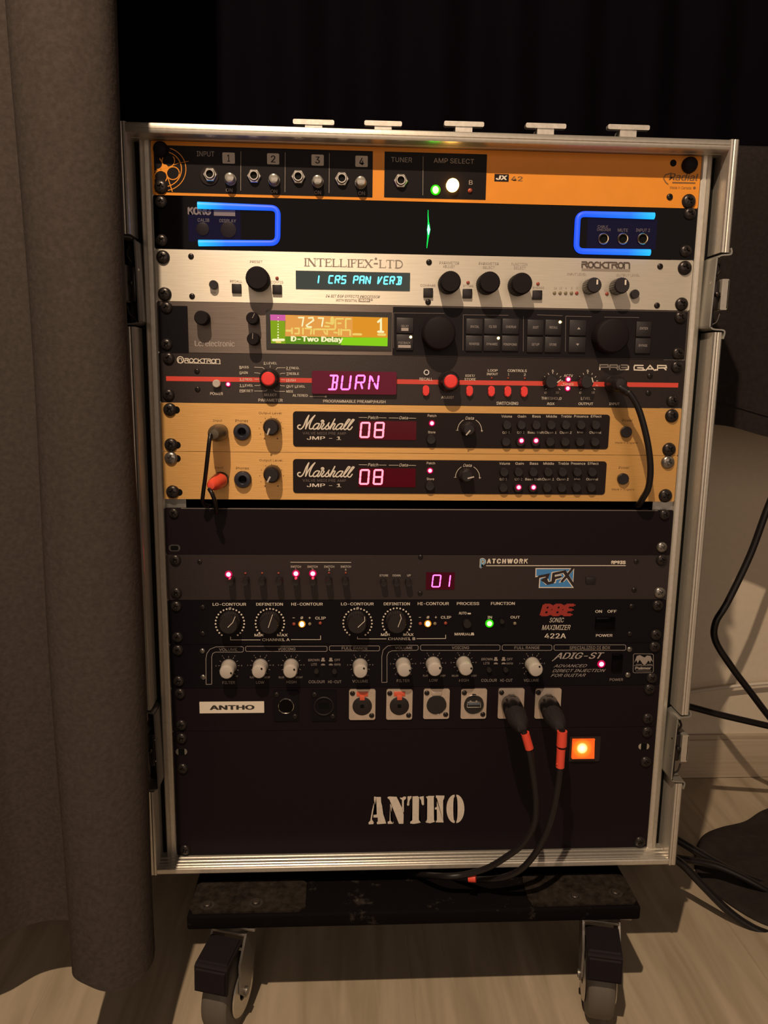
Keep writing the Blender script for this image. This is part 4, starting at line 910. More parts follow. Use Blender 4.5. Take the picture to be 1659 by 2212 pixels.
# ================================================================== 8 blank panel
z = -7*U-G
u = empty('blank_panel', (0, 0, z-U), 'plain black blank panel under the two gold preamps', 'rack panel')
mb = MB(); mb.rrect(-241.3, 241.3, z-U+.2, z-.2, 1.2, 0, 2.5, 3); mb.box(-232, 232, .5, 14, z-2.4, z-.4, .9, 3); mb.build('faceplate', BLACK, u, smooth=30)
mb = MB(); mb.box(-226, 226, -.25, .3, z-1.0, z-.25, .2, 2); mb.build('fold_highlight', mat('edge_highlight', (.35, .31, .28), .3, .6), u)  # highlight along the rolled edge, put in as a paler strip
mb = MB(); a = at(377, 1183.7); mb.rrect(a.x-5.4, a.x+5.4, a.z-3.2, a.z+3.2, 3, -.25, 0); mb.build('slot_rim', SCREWS_, u); mb = MB(); mb.rrect(a.x-3.6, a.x+3.6, a.z-2.2, a.z+2.2, 1.5, -.4, 0); mb.build('rack_slot', DARK, u)
for x, y, k in ((374.5, 1109.5, 0), (1436.9, 1112.6, 0), (1431, 1183, 1)): screw(u, x, y, 11.5, k)

# ================================================================== 9 patch switcher
z -= U
u = unit('loop_switcher', 'brown-black rack switcher with small toggle buttons and a blue logo', z, z-U, PATCH)
L = MB(); L.stroke(pl([(627.5, 1214.5), (758.4, 1214.9)]), .5, -.14, round_=False)
for i, x in enumerate((639, 675, 711, 746.9)): tc_(L, 'SWITCH', x, 1224, 22, 4.6, bold=.01); tc_(L, str(i+1), x, 1230.3, 2 if i == 0 else 3.4, 5, bold=.01)
for s_, x, w_ in (('STORE', 829.2, 18.5), ('DOWN', 856.6, 17), ('UP', 883.4, 7.6)): tc_(L, s_, x, 1243, w_, 4.4, bold=.012)
text(L, 'A T C H W O R K', 1051.5, 1206.6, 1140.5, 1217.6, bold=.055, shear=.05); L.stroke(pl([(1050, 1222), (1351.6, 1221.8)]), .75, -.14, round_=False); text(L, 'RP93S', 1320.2, 1211, 1351.6, 1218.7, bold=.06)
L.build('lettering', CREAM, u)
L = MB(); text(L, 'P', 1036.3, 1205.6, 1049.5, 1227.6, bold=.06); L.build('logo_initial_edge', CREAM, u); L = MB(); text(L, 'P', 1037.5, 1207, 1048.3, 1226.4, bold=.03, lift=.3); L.build('logo_initial', mat('sky_blue_print', (.10, .30, .52), .5), u)
# blue logo
q = lambda pts: pl(tr(pts, 1140, 1215, 13.825))
WH = MB(); BL = MB(); DK = MB()
PA = [(245, 182), (1300, 182), (1180, 305), (1120, 240), (720, 300), (690, 560), (640, 590), (590, 480), (625, 345), (240, 425)]
PB_ = [(360, 470), (520, 430), (500, 510), (410, 520), (540, 650), (820, 600), (840, 510), (1000, 470), (990, 380), (820, 410), (820, 370), (1050, 320), (1100, 400), (940, 590), (1080, 560), (1155, 470), (1350, 745), (340, 745)]
PC = [(1375, 190), (1215, 380), (1350, 575)]
for P_ in (PA, PB_, PC):
    f = BL.poly([(x, -.14, zz_) for x, zz_ in q(P_)])
    WH.stroke(q(P_), .95, -.2, closed=True)
BL.stroke(q([(665, 350), (655, 560)]), 3.0, -.13, round_=False); BL.stroke(q([(940, 430), (1070, 400)]), 6.0, -.12, round_=False)
BL.build('logo_field', mat('logo_blue', (.045, .21, .50), .5), u); WH.build('logo_outline', CREAM, u)
DK.stroke(q([(330, 425), (605, 370), (575, 455), (450, 525), (590, 625), (745, 590), (770, 340), (1110, 265), (1150, 330), (1330, 620)]), 2.5, -.26); DK.stroke(q([(800, 455), (985, 420)]), 2.0, -.26); DK.stroke(q([(1360, 150), (1180, 380), (1020, 560)]), 2.4, -.26)
DK.build('logo_letters', PATCH, u)
for x, y, on in ((493.3, 1241.5, 1), (529.8, 1239, 0), (566, 1238.6, 0), (601.5, 1238.6, 0), (639, 1239.7, 1), (675.6, 1239.7, 1), (710.7, 1238, 0), (746.8, 1238, 0)): led(u, x, y, 6.4 if on else 2.4, LED_RED if on else LED_OFFR, 2.6 if on else 1)
for x in (497, 529, 565, 602, 638.6, 675.6, 709.8, 745.9): pbtn(u, x, 1258.5, 7.5, 12, KNOBB, 'push_button')
for x in (829, 857, 883): pbtn(u, x, 1261, 7, 9, KNOBB, 'push_button')
D_ = MB(); rectpx(D_, 920, 1236, 982, 1273.5, -.5, .2, .4); dsp = D_.build('display_window', mat('deep_red_window', (0.025, 0.003, 0.006), 0.2, spec=.2, emit=(.12, 0, .012), es=.25), u)
L = MB(); seg(L, '0', 934.5, 1242.5, 951, 1267.5, 1.15, -.7, .12); seg(L, '1', 955, 1242.5, 971.5, 1267.5, 1.15, -.7, .12); L.build('display_digits', LED_MAG, dsp)
sqbtn(u, 1276.5, 1254, 21, 14, 1.6, KNOBB, 'rocker_switch')
for x, y in ((909, 1204.3), (908, 1282.8), (1375.9, 1213.6), (1371.4, 1275.3), (430.4, 1214.4)): screw(u, x, y, 5.5)
for x, y, k in ((378, 1210.7, 0), (379.8, 1282, 0), (1431, 1210.6, 0), (1426.3, 1281.6, 1)): screw(u, x, y, 12.5, k)

# ================================================================== 10 maximizer
z -= U
u = unit('sound_enhancer', 'black rack unit with dotted dials, amber lights and a dull red logo', z, z-U, BLACKS)
L = MB()
for s_, *a in (('LO-CONTOUR', 459.4, 1302.2, 531.7, 1308.4), ('DEFINITION', 553.4, 1302, 611.2, 1308.2), ('HI-CONTOUR', 629.3, 1301.8, 697.3, 1308), ('LO-CONTOUR', 736.7, 1301.4, 807.3, 1307.6), ('DEFINITION', 829, 1301.2, 885.4, 1307.4), ('HI-CONTOUR', 902.4, 1300.6, 969.7, 1307), ('PROCESS', 986.9, 1300.6, 1035, 1306.8), ('FUNCTION', 1060.5, 1300.4, 1112, 1306.6),
                ('MIN', 549.8, 1369, 568.6, 1374.6), ('MAX', 599, 1369, 621.4, 1374.6), ('MIN', 823, 1368, 842, 1373.6), ('MAX', 871, 1368, 893.4, 1373.6), ('CHANNEL A', 566.4, 1378.8, 625.7, 1384.6), ('CHANNEL B', 838.4, 1376.8, 897, 1382.6), ('CLIP', 681, 1332.2, 703.5, 1338), ('CLIP', 952.3, 1330.6, 974.6, 1336.2),
                ('AUTO', 991, 1321.5, 1007.8, 1327.2), ('MANUAL', 982, 1366.7, 1017, 1372.5), ('IN', 1053, 1330.6, 1062.7, 1336.2), ('OUT', 1102.7, 1330.4, 1122.9, 1336), ('ON', 1285.8, 1317.7, 1300.3, 1323.6), ('OFF', 1312, 1317.5, 1331.8, 1323.4), ('POWER', 1287.2, 1369.8, 1323, 1375.4)): text(L, s_, *a, bold=.025)
text(L, '422A', 1176.2, 1368.2, 1222.6, 1378.8, bold=.03); text(L, 'SONIC', 1187, 1334.3, 1218.2, 1344.2, bold=0, shear=.25); text(L, 'MAXIMIZER', 1170.6, 1350, 1232.2, 1360.5, bold=0, shear=.25)
for x, y in ((652, 1334.5), (924.5, 1333.3)):
    nullmark(L, x, y); L.stroke(pl([(x-20, y), (x-15, y)]), .4, -.14, round_=False); L.stroke(pl([(x+14.5, y), (x+19.5, y)]), .4, -.14, round_=False); L.stroke(pl([(x+17, y-2.5), (x+17, y+2.5)]), .4, -.14, round_=False)
O = lambda pts: tr(pts, 340, 1180, 2.765)
for pts in ([(437, 540), (437, 559), (616, 559)], [(798, 557), (975, 557), (975, 533)], [(1195, 540), (1195, 553), (1368, 553)]): L.stroke(pl(O(pts)), .5, -.14, round_=False)
L.stroke(pl([(899.8, 1379.5), (962.6, 1379.2), (962.6, 1371)]), .5, -.14, round_=False)
for x, y in ((1013.5, 1325.2), (1020.5, 1370.5)): rectpx(L, x-3.6, y-1.2, x+3.6, y+1.6, -.14, 0, .1)
rectpx(L, 1017.8, 1366.6, 1023.2, 1370, -.14, 0, .1)
for cx_, cy_ in ((496.6, 1346), (583, 1346), (772.4, 1345.4), (857.2, 1344.6)):
    for k in range(23):
        a = math.radians(236-13.3*k)
        if (cx_ < 520 or 700 < cx_ < 800) and k == 11: c = (cx_, cy_-31.5); nullmark(L, *c); continue
        L.disc(*pl([(cx_+31*math.cos(a), cy_-31*math.sin(a))])[0], .88, -.14, 10)
L.build('lettering', CREAM, u)
L = MB(); text(L, 'BBE', 1166, 1304, 1243, 1331, bold=.06, shear=.22); L.build('red_logo', mat('dull_red_print', (.30, .022, .016), .5), u)
for hp, pt in (((493, 1350.5), [(491.9, 1355.4), (502.5, 1345), (508.2, 1331.9)]), ((580.5, 1350.5), [(579.4, 1356), (588.8, 1327.6)]), ((771.2, 1349.8), [(772.9, 1355.4), (788, 1341.5), (787.4, 1332)]), ((857, 1349), [(859.7, 1354.7), (866.9, 1335.5), (864.5, 1327)])):
    knob(u, *hp, 21.5, 15, KNOBB, ptr=pt, ptrw=.55, prof=[(1.05, 0), (1.03, .5), (1, .9), (.9, 1), (0, 1)], flute=.04, nf=30)
for x, y in ((652, 1349.3), (924.5, 1348.3)): led(u, x, y, 6, LED_AMB, 2.6, sy=1.2)
for x, y, m_ in ((634.6, 1348.8, LED_OFFR), (669.2, 1348.8, LED_OFF), (908, 1348, LED_OFFR), (940, 1348, LED_OFF), (691.7, 1347, LED_OFFR), (963, 1347, LED_OFFR), (1112.8, 1347.6, LED_OFF)): led(u, x, y, 3.6, m_, 1.6)
led(u, 1057.9, 1347.8, 7, LED_GRN, 2.6); pbtn(u, 1009.7, 1349, 9, 5); pbtn(u, 1085, 1343.5, 5, 3)
sqbtn(u, 1308, 1347, 42, 26, 1.8, GLOSSB, 'rocker_switch')
for x, y in ((1365.8, 1310.8), (1362, 1370.6), (437, 1313), (437, 1370)): screw(u, x, y, 5.5)
for x, y in ((379.8, 1311), (382.7, 1378), (1421.9, 1309), (1418, 1372.5)): screw(u, x, y, 12)

# ================================================================== 11 guitar DI
z -= U
u = unit('guitar_di_box', 'black rack unit with eight small white knobs above the connector panel', z, z-U, BLACKS)
L = MB(); RZ = lambda pts: tr(pts, 420, 1380, 4.1475)
def outline(pts): L.stroke(pl(pts), .42, -.14)
outline(RZ([(105, 405), (103, 180), (112, 130), (140, 92), (190, 72), (430, 70), (440, 80), (437, 112), (427, 118), (190, 118), (165, 130), (155, 160), (155, 405), (105, 408)]))
outline(tr([(1340, 810), (1340, 660), (1348, 620), (1375, 595), (1410, 591), (1553, 591), (1558, 598), (1557, 616), (1550, 621), (1400, 624), (1380, 634), (1371, 655), (1371, 812), (1340, 813)], 340, 1180, 2.765))
def ob(x0, y0, x1, y1, dy=0):
    r = 2.2; P_ = [(x0+r, y0), (x1-r, y0), (x1, y0+r), (x1, y1-r), (x1-r, y1), (x0+r, y1), (x0, y1-r), (x0, y0+r), (x0+r, y0)]; outline(P_)
ob(530.4, 1395.9, 706.6, 1407.1); ob(711.5, 1395, 820, 1405.7); ob(908.3, 1393.2, 1080, 1404.8); ob(1084.8, 1393.2, 1192, 1404.8); ob(1196.5, 1392.8, 1351.6, 1404.5)
text(L, 'ADIG-ST', 1197.2, 1409.5, 1305.6, 1423, bold=.03, shear=.45); L.stroke(pl([(1203, 1420), (1193, 1427.5)]), .8, -.14)
text(L, 'ADVANCED', 1195.8, 1435, 1268, 1441.2, shear=.45); text(L, 'DIRECT INJECTION', 1193.2, 1445.3, 1308.2, 1451.6, shear=.45); text(L, 'FOR GUITAR', 1189.9, 1455.5, 1265.4, 1461.8, shear=.45)
L.build('lettering', mat('light_grey_print', (.36, .31, .285), .6), u)
L = MB()
for s_, *a in (('VOLUME', 473.5, 1400, 512.3, 1406), ('VOICING', 600.3, 1398.8, 638.2, 1405), ('FULL RANGE', 738.3, 1397.3, 793.7, 1403.4), ('VOLUME', 853.6, 1396.4, 890.8, 1402.2), ('VOICING', 976, 1396, 1013.4, 1402), ('FULL RANGE', 1111.3, 1396, 1165.5, 1402), ('SPECIALIZED DI BOX', 1230.5, 1395.8, 1318, 1402.4),
                ('FILTER', 480.8, 1471.4, 507.5, 1477.2), ('LOW', 553, 1471, 570.7, 1476.8), ('HIGH', 619, 1470.2, 640, 1476), ('COLOUR', 666.7, 1469.6, 701.6, 1475.6), ('HI-CUT', 708.9, 1469.6, 737.5, 1475.6), ('VOLUME', 761.2, 1468.4, 795, 1474.4), ('BROWN', 666, 1423.2, 690, 1428.4), ('LITE', 672.4, 1432.6, 684.5, 1437.6), ('OFF', 722.6, 1423, 734.7, 1428), ('6kHz', 722, 1432.6, 736, 1437.6),
                ('FILTER', 857.2, 1467.4, 884.3, 1473.2), ('LOW', 927.5, 1466.4, 945.4, 1472.4), ('HIGH', 992, 1466.4, 1012.6, 1472.4), ('COLOUR', 1039.6, 1466.4, 1073.2, 1472.6), ('HI-CUT', 1080.7, 1466.4, 1107.2, 1472.6), ('VOLUME', 1131.5, 1466.4, 1164, 1472.4), ('BROWN', 1040, 1421.2, 1063.9, 1426.4), ('LITE', 1044.4, 1430.2, 1057.5, 1435), ('OFF', 1094.9, 1421.2, 1107.2, 1426.4), ('6kHz', 1093.8, 1430.4, 1108, 1435.2),
                ('FLAT', 540, 1461, 549, 1465), ('DEEP', 571, 1461, 583, 1465), ('MELLOW', 602, 1461, 614, 1465), ('BRIGHT', 639, 1461, 654, 1465), ('FLAT', 914, 1457.6, 925, 1461.6), ('DEEP', 951, 1457.6, 962, 1461.6), ('MELLOW', 976, 1457.6, 990, 1461.6), ('BRIGHT', 1018, 1457.6, 1030, 1461.6), ('POWER', 1317, 1465.2, 1345.8, 1470.8)): text(L, s_, *a, bold=.012)
for x, y in ((697.8, 1425), (714.6, 1425), (1071, 1423.6), (1087.8, 1423.6)): rectpx(L, x-2.8, y-4, x+2.8, y+1, -.14, 0, .1); rectpx(L, x-4.3, y+.8, x+4.3, y+3.6, -.14, 0, .1)
for x, y in ((697.8, 1435.5), (714.6, 1435.5), (1071, 1433), (1087.8, 1433)): rectpx(L, x-4.3, y-.4, x+4.3, y+1.6, -.14, 0, .1); rectpx(L, x-2.6, y-1.8, x+2.6, y, -.14, 0, .1)
heads = [(488.7, 1453.5, 1), (558.6, 1452.3, 0), (626.6, 1451.9, 0), (778.8, 1451.4, 1), (873.5, 1448.9, 1), (939.8, 1447.4, 0), (1007, 1446.2, 0), (1158.4, 1448, 1)]
dots = [(499, 1454), (565, 1444.6), (635.5, 1446.2), (786.2, 1443.6), (885.5, 1448.5), (950.4, 1443), (1018, 1443.6), (1165.5, 1440)]
for hx, hy, zr in heads:
    c = at(hx, hy, -17); cx_, cz_ = c.x, c.z
    for k in range(11):
        a = math.radians(234-28.8*k)
        if k in (2, 4, 6, 8): pass
        r0, r1 = 8.5, 10.3; L.stroke([(cx_+r0*math.cos(a), cz_+r0*math.sin(a)), (cx_+r1*math.cos(a), cz_+r1*math.sin(a))], .35, -.14, round_=False)
    lab = [('2', 2), ('4', 4), ('6', 6), ('8', 8)] + ([('0', 0), ('10', 10)] if zr else [])
    for s_, k in lab:
        a = math.radians(234-28.8*k); v, f = glyphs(s_, .012); R_ = 12.3; x0, z0 = cx_+R_*math.cos(a), cz_+R_*math.sin(a); sc2 = 2.6
        mx = (min(p_[0] for p_ in v)+max(p_[0] for p_ in v))/2; vv = [L.bm.verts.new((x0+(p_[0]-mx)*sc2, -.14, z0+(p_[1]-.35)*sc2)) for p_ in v]
        for g_ in f: L.bm.faces.new([vv[i_] for i_ in g_])
L.build('small_lettering', GREYP, u)
for (hx, hy, _), d in zip(heads, dots):
    o = knob(u, hx, hy, 15.6, 17, WHITEK, prof=[(1.0, 0), (1.0, .75), (.96, .93), (.84, .99), (.5, 1.02), (0, 1.03)], flute=0)
    c = at(*d, -17.6); mb = MB(); mb.disc(c.x, c.z, .95, -17.75, 12); mb.build('index_dot', DARK, o)
    c = at(hx, hy, -17); mb = MB(); mb.lathe((c.x, 0, c.z), [(7.4, 0), (7.4, 1.2), (6.5, 1.6), (6.2, 1.6)], 28); mb.build('collar', mat('grey_collar', (.16, .14, .13), .4), o)
for x, y in ((683.5, 1451), (722.5, 1451.5), (1057, 1448), (1093, 1448)): pbtn(u, x, y, 5.5, 3)
led(u, 1300, 1435.5, 6.6, LED_RED, 2.6); sqbtn(u, 1334, 1433, 22, 38, 1.8, GLOSSB, 'rocker_switch')
L = MB(); QZ = lambda pts: tr(pts, 1150, 1200, 5.72); L.stroke(pl(QZ([(1262, 1213), (1480, 1215), (1495, 1228), (1495, 1430), (1480, 1446), (1258, 1448), (1243, 1435), (1247, 1225)])), .45, -.14, closed=True)
L.poly([(x, -.14, zz_) for x, zz_ in pl(QZ([(1258, 1325), (1290, 1240), (1330, 1230), (1385, 1260), (1415, 1235), (1460, 1240), (1492, 1320), (1465, 1290), (1455, 1330), (1435, 1295), (1395, 1350), (1372, 1350), (1325, 1285), (1300, 1330), (1285, 1290)]))])
L.stroke(pl(QZ([(1255, 1360), (1492, 1360)])), .4, -.14, round_=False); L.stroke(pl(QZ([(1280, 1345), (1350, 1345)])), .5, -.14); L.stroke(pl(QZ([(1415, 1345), (1480, 1345)])), .5, -.14)
text(L, 'Palmer', 1371.8, 1440, 1406.6, 1446.4, bold=.05); L.stroke(pl(QZ([(1275, 1425), (1465, 1427)])), .4, -.14, round_=False)
L.build('mountain_emblem', mat('emblem_grey', (.26, .225, .20), .6), u)
for x, y in ((436.4, 1407.7), (438, 1464.4), (1361.3, 1404.2), (1357.6, 1459.5)): screw(u, x, y, 6, 1)
for x, y in ((383.4, 1406), (385.2, 1473), (1415, 1398.6), (1408.8, 1465.9)): screw(u, x, y, 12)

# ================================================================== 12 connector panel
z -= U
u = empty('connector_panel', (0, 0, z-U), 'black connector panel with silver socket plates and a white name label', 'rack panel')
mb = MB(); mb.rrect(-241.3, 241.3, z-U+.2, z-.2, 1.2, 0, 2.5, 3); mb.build('faceplate', BLACK, u, smooth=30)
mb = MB(); rectpx(mb, 431.1, 1515.4, 570.7, 1540, -.4, .1, .3); lb = mb.build('name_label', mat('cream_sticker', (.72, .64, .54), .6), u)
L = MB(); text(L, 'ANTHO', 452.8, 1523, 549.8, 1533.2, Y=-.4, bold=.035); L.build('label_lettering', mat('dark_ink', (.03, .025, .02), .6), lb)
PLT = mat('nickel_plate', (.60, .50, .43), .36, .6, bump=.1, scale=300, var=.06)
def plate(x0, x1, y0, y1, m_=PLT):
    mb = MB(); a, b_, c_, d_ = at(x0, (y0+y1)/2, -1.5), at(x1, (y0+y1)/2, -1.5), at((x0+x1)/2, y0, -1.5), at((x0+x1)/2, y1, -1.5)
    mb.rrect(a.x, b_.x, d_.z, c_.z, 2.0, -1.5, .1, 4); o = mb.build('socket_plate', m_, u)
    for px_, py_ in ((x0+7.5, y0+9), (x1-8, y1-9)):
        c = at(px_, py_, -2); s_ = link('screw', SM[0], o, Vector((c.x, -1.4, c.z))); s_.scale = (.42, .42, .42)
    return o, (a.x+b_.x)/2, (c_.z+d_.z)/2
PX_ = [(754, 810.9, 1489.4, 1555.2), (834.6, 890.8, 1489.2, 1554.6), (914.8, 970.8, 1488.5, 1553), (995.8, 1051.1, 1488.2, 1552.6), (1076.2, 1131.9, 1487.4, 1552.2), (1155.8, 1211.5, 1487.4, 1552.2)]
for i, q_ in enumerate(PX_):
    o, cx_, cz_ = plate(*q_); cz_ -= .6
    mb = MB(); R_ = 9.6 if i < 2 else 9.9
    if i < 2:
        mb.lathe((cx_, 0, cz_-.8), [(R_, 1.4), (R_, 1.8), (R_-.5, 2.05), (0, 2.05)], 36); s_ = mb.build('socket', KNOBB, o)
        mb = MB(); mb.rrect(cx_-1.9, cx_+1.9, cz_-2.6, cz_+1.0, .8, -2.2, -2.0); mb.build('socket_hole', DARK, s_)
        mb = MB(); mb.box(cx_-5.6, cx_+5.6, -2.1, -1.3, cz_+9.2, cz_+14.3, .4); mb.box(cx_-2.5, cx_+2.5, -3.0, -1.3, cz_+5.6, cz_+10.5, .5); mb.build('release_tab', mat('orange_red_tab', (.62, .10, .05), .4), o)
    else:
        mb.lathe((cx_, 0, cz_-.4), [(R_+.6, 1.4), (R_+.5, 1.9), (R_, 2.0), (R_-.3, 1.55)], 40); mb.build('socket_rim', CHROME if i in (2, 3) else PLT, o)
        mb = MB(); mb.disc(cx_, cz_-.4, R_-.1, -1.6, 36); mb.build('socket_hole', mat('dark_socket', (.008, .007, .007), .45), o)
        if i == 2: mb = MB(); mb.box(cx_-5, cx_+5, -2.2, -1.3, cz_+9.6, cz_+14, .7); mb.build('latch_tab', PLT, o)
        if i == 3:
            mb = MB(); w2, h2 = 6.9, 3.0
            for bx in ((-w2, w2, h2-.5, h2), (-w2, w2, -h2, -h2+.5), (-w2, -w2+.5, -h2, h2), (w2-.5, w2, -h2, h2)): mb.box(cx_+bx[0], cx_+bx[1], -2.6, -1.5, cz_+bx[2], cz_+bx[3], .12)
            for dx_ in (-3.4, 2.6): mb.box(cx_+dx_-1, cx_+dx_+1, -2.4, -1.5, cz_+3.4, cz_+4.2, .1)
            mb.build('usb_shell', CHROME, o); mb = MB(); mb.box(cx_-6, cx_+6, -2.2, -1.5, cz_-.2, cz_+1.9, .1); mb.build('usb_tongue', mat('slate_plastic', (.10, .12, .16), .4), o)
            mb = MB(); mb.rrect(cx_-2, cx_+2, cz_+8.3, cz_+11, .9, -1.75, -1.5); mb.build('key_notch', DARK, o)
for x0, x1 in ((590, 645), (672, 727)):
    o, cx_, cz_ = plate(x0, x1, 1492, 1557, BLACKS); mb = MB()
    if x0 < 600: mb.lathe((cx_, 0, cz_), [(7.9, 1.4), (7.9, 2.4), (7.4, 2.7), (7.0, 2.4), (6.9, 1.5)], 40); mb.build('socket_rim', CHROME, o); mb = MB(); mb.disc(cx_, cz_, 7, -1.65, 30); mb.build('socket_hole', GLOSSB, o)
    else: mb.lathe((cx_, 0, cz_), [(9.8, 1.4), (9.8, 2.6), (9, 3), (8.6, 2.8), (8.4, 1.5)], 40); mb.build('socket_rim', KNOBB, o); mb = MB(); mb.rrect(cx_-5, cx_+5, cz_-3, cz_+3, .6, -1.7, -1.5); mb.build('socket_hole', DARK, o)
for x, y in ((388, 1500), (391, 1568), (1404, 1490), (1400.2, 1553.7)): screw(u, x, y, 12)

# ================================================================== 13 bottom panel
z -= U; zb = -675.2
u = empty('drawer_panel', (0, 0, zb), 'tall black bottom panel with a white stencilled name and lit orange switch', 'rack panel')
mb = MB(); mb.rrect(-241.3, 241.3, zb+.2, z-.2, 1.2, 0, 2.5, 3); mb.build('faceplate', BLACK, u, smooth=30)
mb = MB(); mb.box(-214, 214, 2.7, 200, zb+1.5, z-1.5); mb.build('chassis', BLACKS, u)
AZ = lambda pts: tr(pts, 780, 1700, 6.9125)
STN = [[(195, 140), (225, 148), (295, 148), (300, 230), (330, 340), (330, 400), (375, 545), (240, 555), (232, 530), (250, 510), (248, 455), (185, 455), (185, 415), (235, 410), (192, 180)],
       [(190, 240), (192, 290), (160, 480), (188, 525), (185, 552), (115, 558), (110, 530), (138, 500), (165, 340)],
       [(395, 150), (420, 140), (530, 145), (620, 330), (635, 415), (632, 548), (565, 548), (440, 230), (425, 190), (395, 165)],
       [(432, 245), (460, 290), (440, 500), (485, 520), (480, 548), (400, 550), (395, 520), (425, 505), (430, 350)],
       [(580, 155), (610, 160), (640, 140), (672, 145), (668, 175), (640, 200), (638, 370), (628, 375), (612, 320), (610, 190), (585, 175)],
       [(692, 140), (755, 135), (748, 170), (725, 200), (718, 270), (700, 283), (685, 265), (695, 200)],
       [(768, 140), (845, 135), (865, 150), (862, 490), (890, 530), (850, 540), (790, 550), (735, 545), (733, 520), (765, 495)],
       [(875, 145), (935, 135), (940, 260), (922, 275), (905, 255), (895, 195), (875, 165)],
       [(968, 145), (1010, 132), (1095, 132), (1085, 160), (1088, 490), (1100, 520), (1030, 540), (965, 530), (962, 510), (985, 480), (988, 180)],
       [(1118, 125), (1245, 128), (1240, 170), (1225, 200), (1225, 485), (1232, 528), (1115, 528), (1110, 500), (1133, 485), (1130, 335), (1100, 335), (1105, 305), (1130, 300), (1133, 170), (1115, 155)]]
L = MB()
def tri(P_):
    t = bmesh.new(); vs2 = [t.verts.new((x, -.14, zz_)) for x, zz_ in pl(P_)]; t.faces.new(vs2); bmesh.ops.triangulate(t, faces=t.faces[:]); L.merge(t)
for P_ in STN: tri(AZ(P_))
OC = (1408, 325)
for sgn in (-1, 1):
    out = [(OC[0]+sgn*(12+122*math.sin(math.radians(a))), OC[1]-212*math.cos(math.radians(a))) for a in range(0, 181, 12)]
    inn = [(OC[0]+sgn*(10+22*math.sin(math.radians(a))**.6), OC[1]-178*math.cos(math.radians(a))) for a in range(180, -1, -12)]
    tri(AZ(out+inn))
L.build('stencil_lettering', mat('stencil_white', (.62, .54, .46), .65, var=.08, scale=300), u)
mb = MB(); rectpx(mb, 1229, 1590, 1295, 1643, -1.6, .1, .8); sw = mb.build('switch_frame', KNOBB, u)
ORS = bpy.data.materials.new('lit_orange_rocker'); ORS.use_nodes = True; nt = ORS.node_tree; b = nt.nodes['Principled BSDF']; b.inputs['Base Color'].default_value = (.7, .10, .02, 1); b.inputs['Roughness'].default_value = .25
tcn = nt.nodes.new('ShaderNodeTexCoord'); gr = nt.nodes.new('ShaderNodeTexGradient'); gr.gradient_type = 'SPHERICAL'; mp = nt.nodes.new('ShaderNodeMapping'); mp.inputs['Scale'].default_value = (95, 20, 95)
cr = nt.nodes.new('ShaderNodeValToRGB'); e = cr.color_ramp.elements; e[0].color = (.85, .075, .004, 1); e[1].color = (3.5, 2.4, .9, 1); e[1].position = .85; x_ = cr.color_ramp.elements.new(.45); x_.color = (1.3, .28, .01, 1)
nt.links.new(tcn.outputs['Object'], mp.inputs[0]); nt.links.new(mp.outputs[0], gr.inputs[0]); nt.links.new(gr.outputs[1], cr.inputs[0]); nt.links.new(cr.outputs[0], b.inputs['Emission Color']); b.inputs['Emission Strength'].default_value = 1.0
a, b_ = at(1260.5, 1619, -4), at(1236.5, 1619, -4); c_, d_ = at(1260, 1598, -4), at(1260, 1638.5, -4)
mb = MB(); hw = a.x-b_.x; prof = [(-1.5, c_.z), (-3.6, c_.z), (-2.6, c_.z-2.2), (-4.8, d_.z), (-1.5, d_.z)]
va = [mb.bm.verts.new((a.x-hw, y, z_)) for y, z_ in prof]; vb = [mb.bm.verts.new((a.x+hw, y, z_)) for y, z_ in prof]; mb.bm.faces.new(va); mb.bm.faces.new(vb[::-1])
for k in range(5): mb.bm.faces.new((va[k], vb[k], vb[(k+1) % 5], va[(k+1) % 5]))
mb.build('rocker', ORS, sw, smooth=10, loc=(at(1258, 1617, -4).x, -3.5, at(1258, 1617, -4).z))
for x, y in ((392, 1623.8), (1390.8, 1612.4)):
    a = at(x, y); mb = MB(); mb.rrect(a.x-5.6, a.x+5.6, a.z-3.3, a.z+3.3, 3.2, -.14, 0); so = mb.build('rack_slot', STEEL, u); mb = MB(); mb.box(a.x-3, a.x+3, -.3, -.1, a.z-3.3, a.z+3.3); mb.build('slot_hole', DARK, so)
for x, y in ((391.5, 1596.8), (394, 1662), (399, 1838), (1398.7, 1582.8), (1395.7, 1647), (1383, 1820)): screw(u, x, y, 12)

# ------------------------------------------------------------------ plugs and cables
def P3(px, py, Y): p = at(px, py, Y); return (p.x, p.y, p.z)
def cable(name, label, pts, r, m=CABLE, n=8, seg_=10, group=None):
    o = MB().tube(spline(pts, n), r, seg_).build(name, m, None, smooth=60, loc=pts[0]); tag(o, label, 'cable', group); return o
# black dome plug in upper gold input, cable hanging down into the gap
j = P3(474, 934, -5)
pts = [P3(454.5, 938, -34), P3(452, 955, -37), P3(448, 990, -34), P3(443.5, 1030, -26), P3(438.5, 1068, -18), P3(438, 1084, -11), P3(446, 1092, -3), P3(458, 1093, 10), P3(470, 1092, 40)]
o = cable('patch_cable', 'thin black cable hanging from the olive black plug in upper gold preamp', pts, 1.9)
d = Vector(P3(462, 938, -34))-Vector(j); ax = d.normalized(); ln = d.length
mb = MB(); mb.lathe((j[0], -4.8, j[2]), [(6.4, 0), (7.6, .5), (7.9, ln*.3), (7.4, ln*.62), (5.9, ln*.85), (4.0, ln*.97), (0, ln)], 32, axis=ax); mb.build('plug', mat('olive_black_plug', (.085, .065, .042), .42, .3), o)
j = P3(475.5, 1037.5, -5)
pts = [P3(452, 1056, -30), P3(458, 1066, -33), P3(464, 1082, -30), P3(467, 1096, -24), P3(468, 1108, -16), P3(466, 1094, -4), P3(470, 1092.5, 12), P3(480, 1092, 40)]
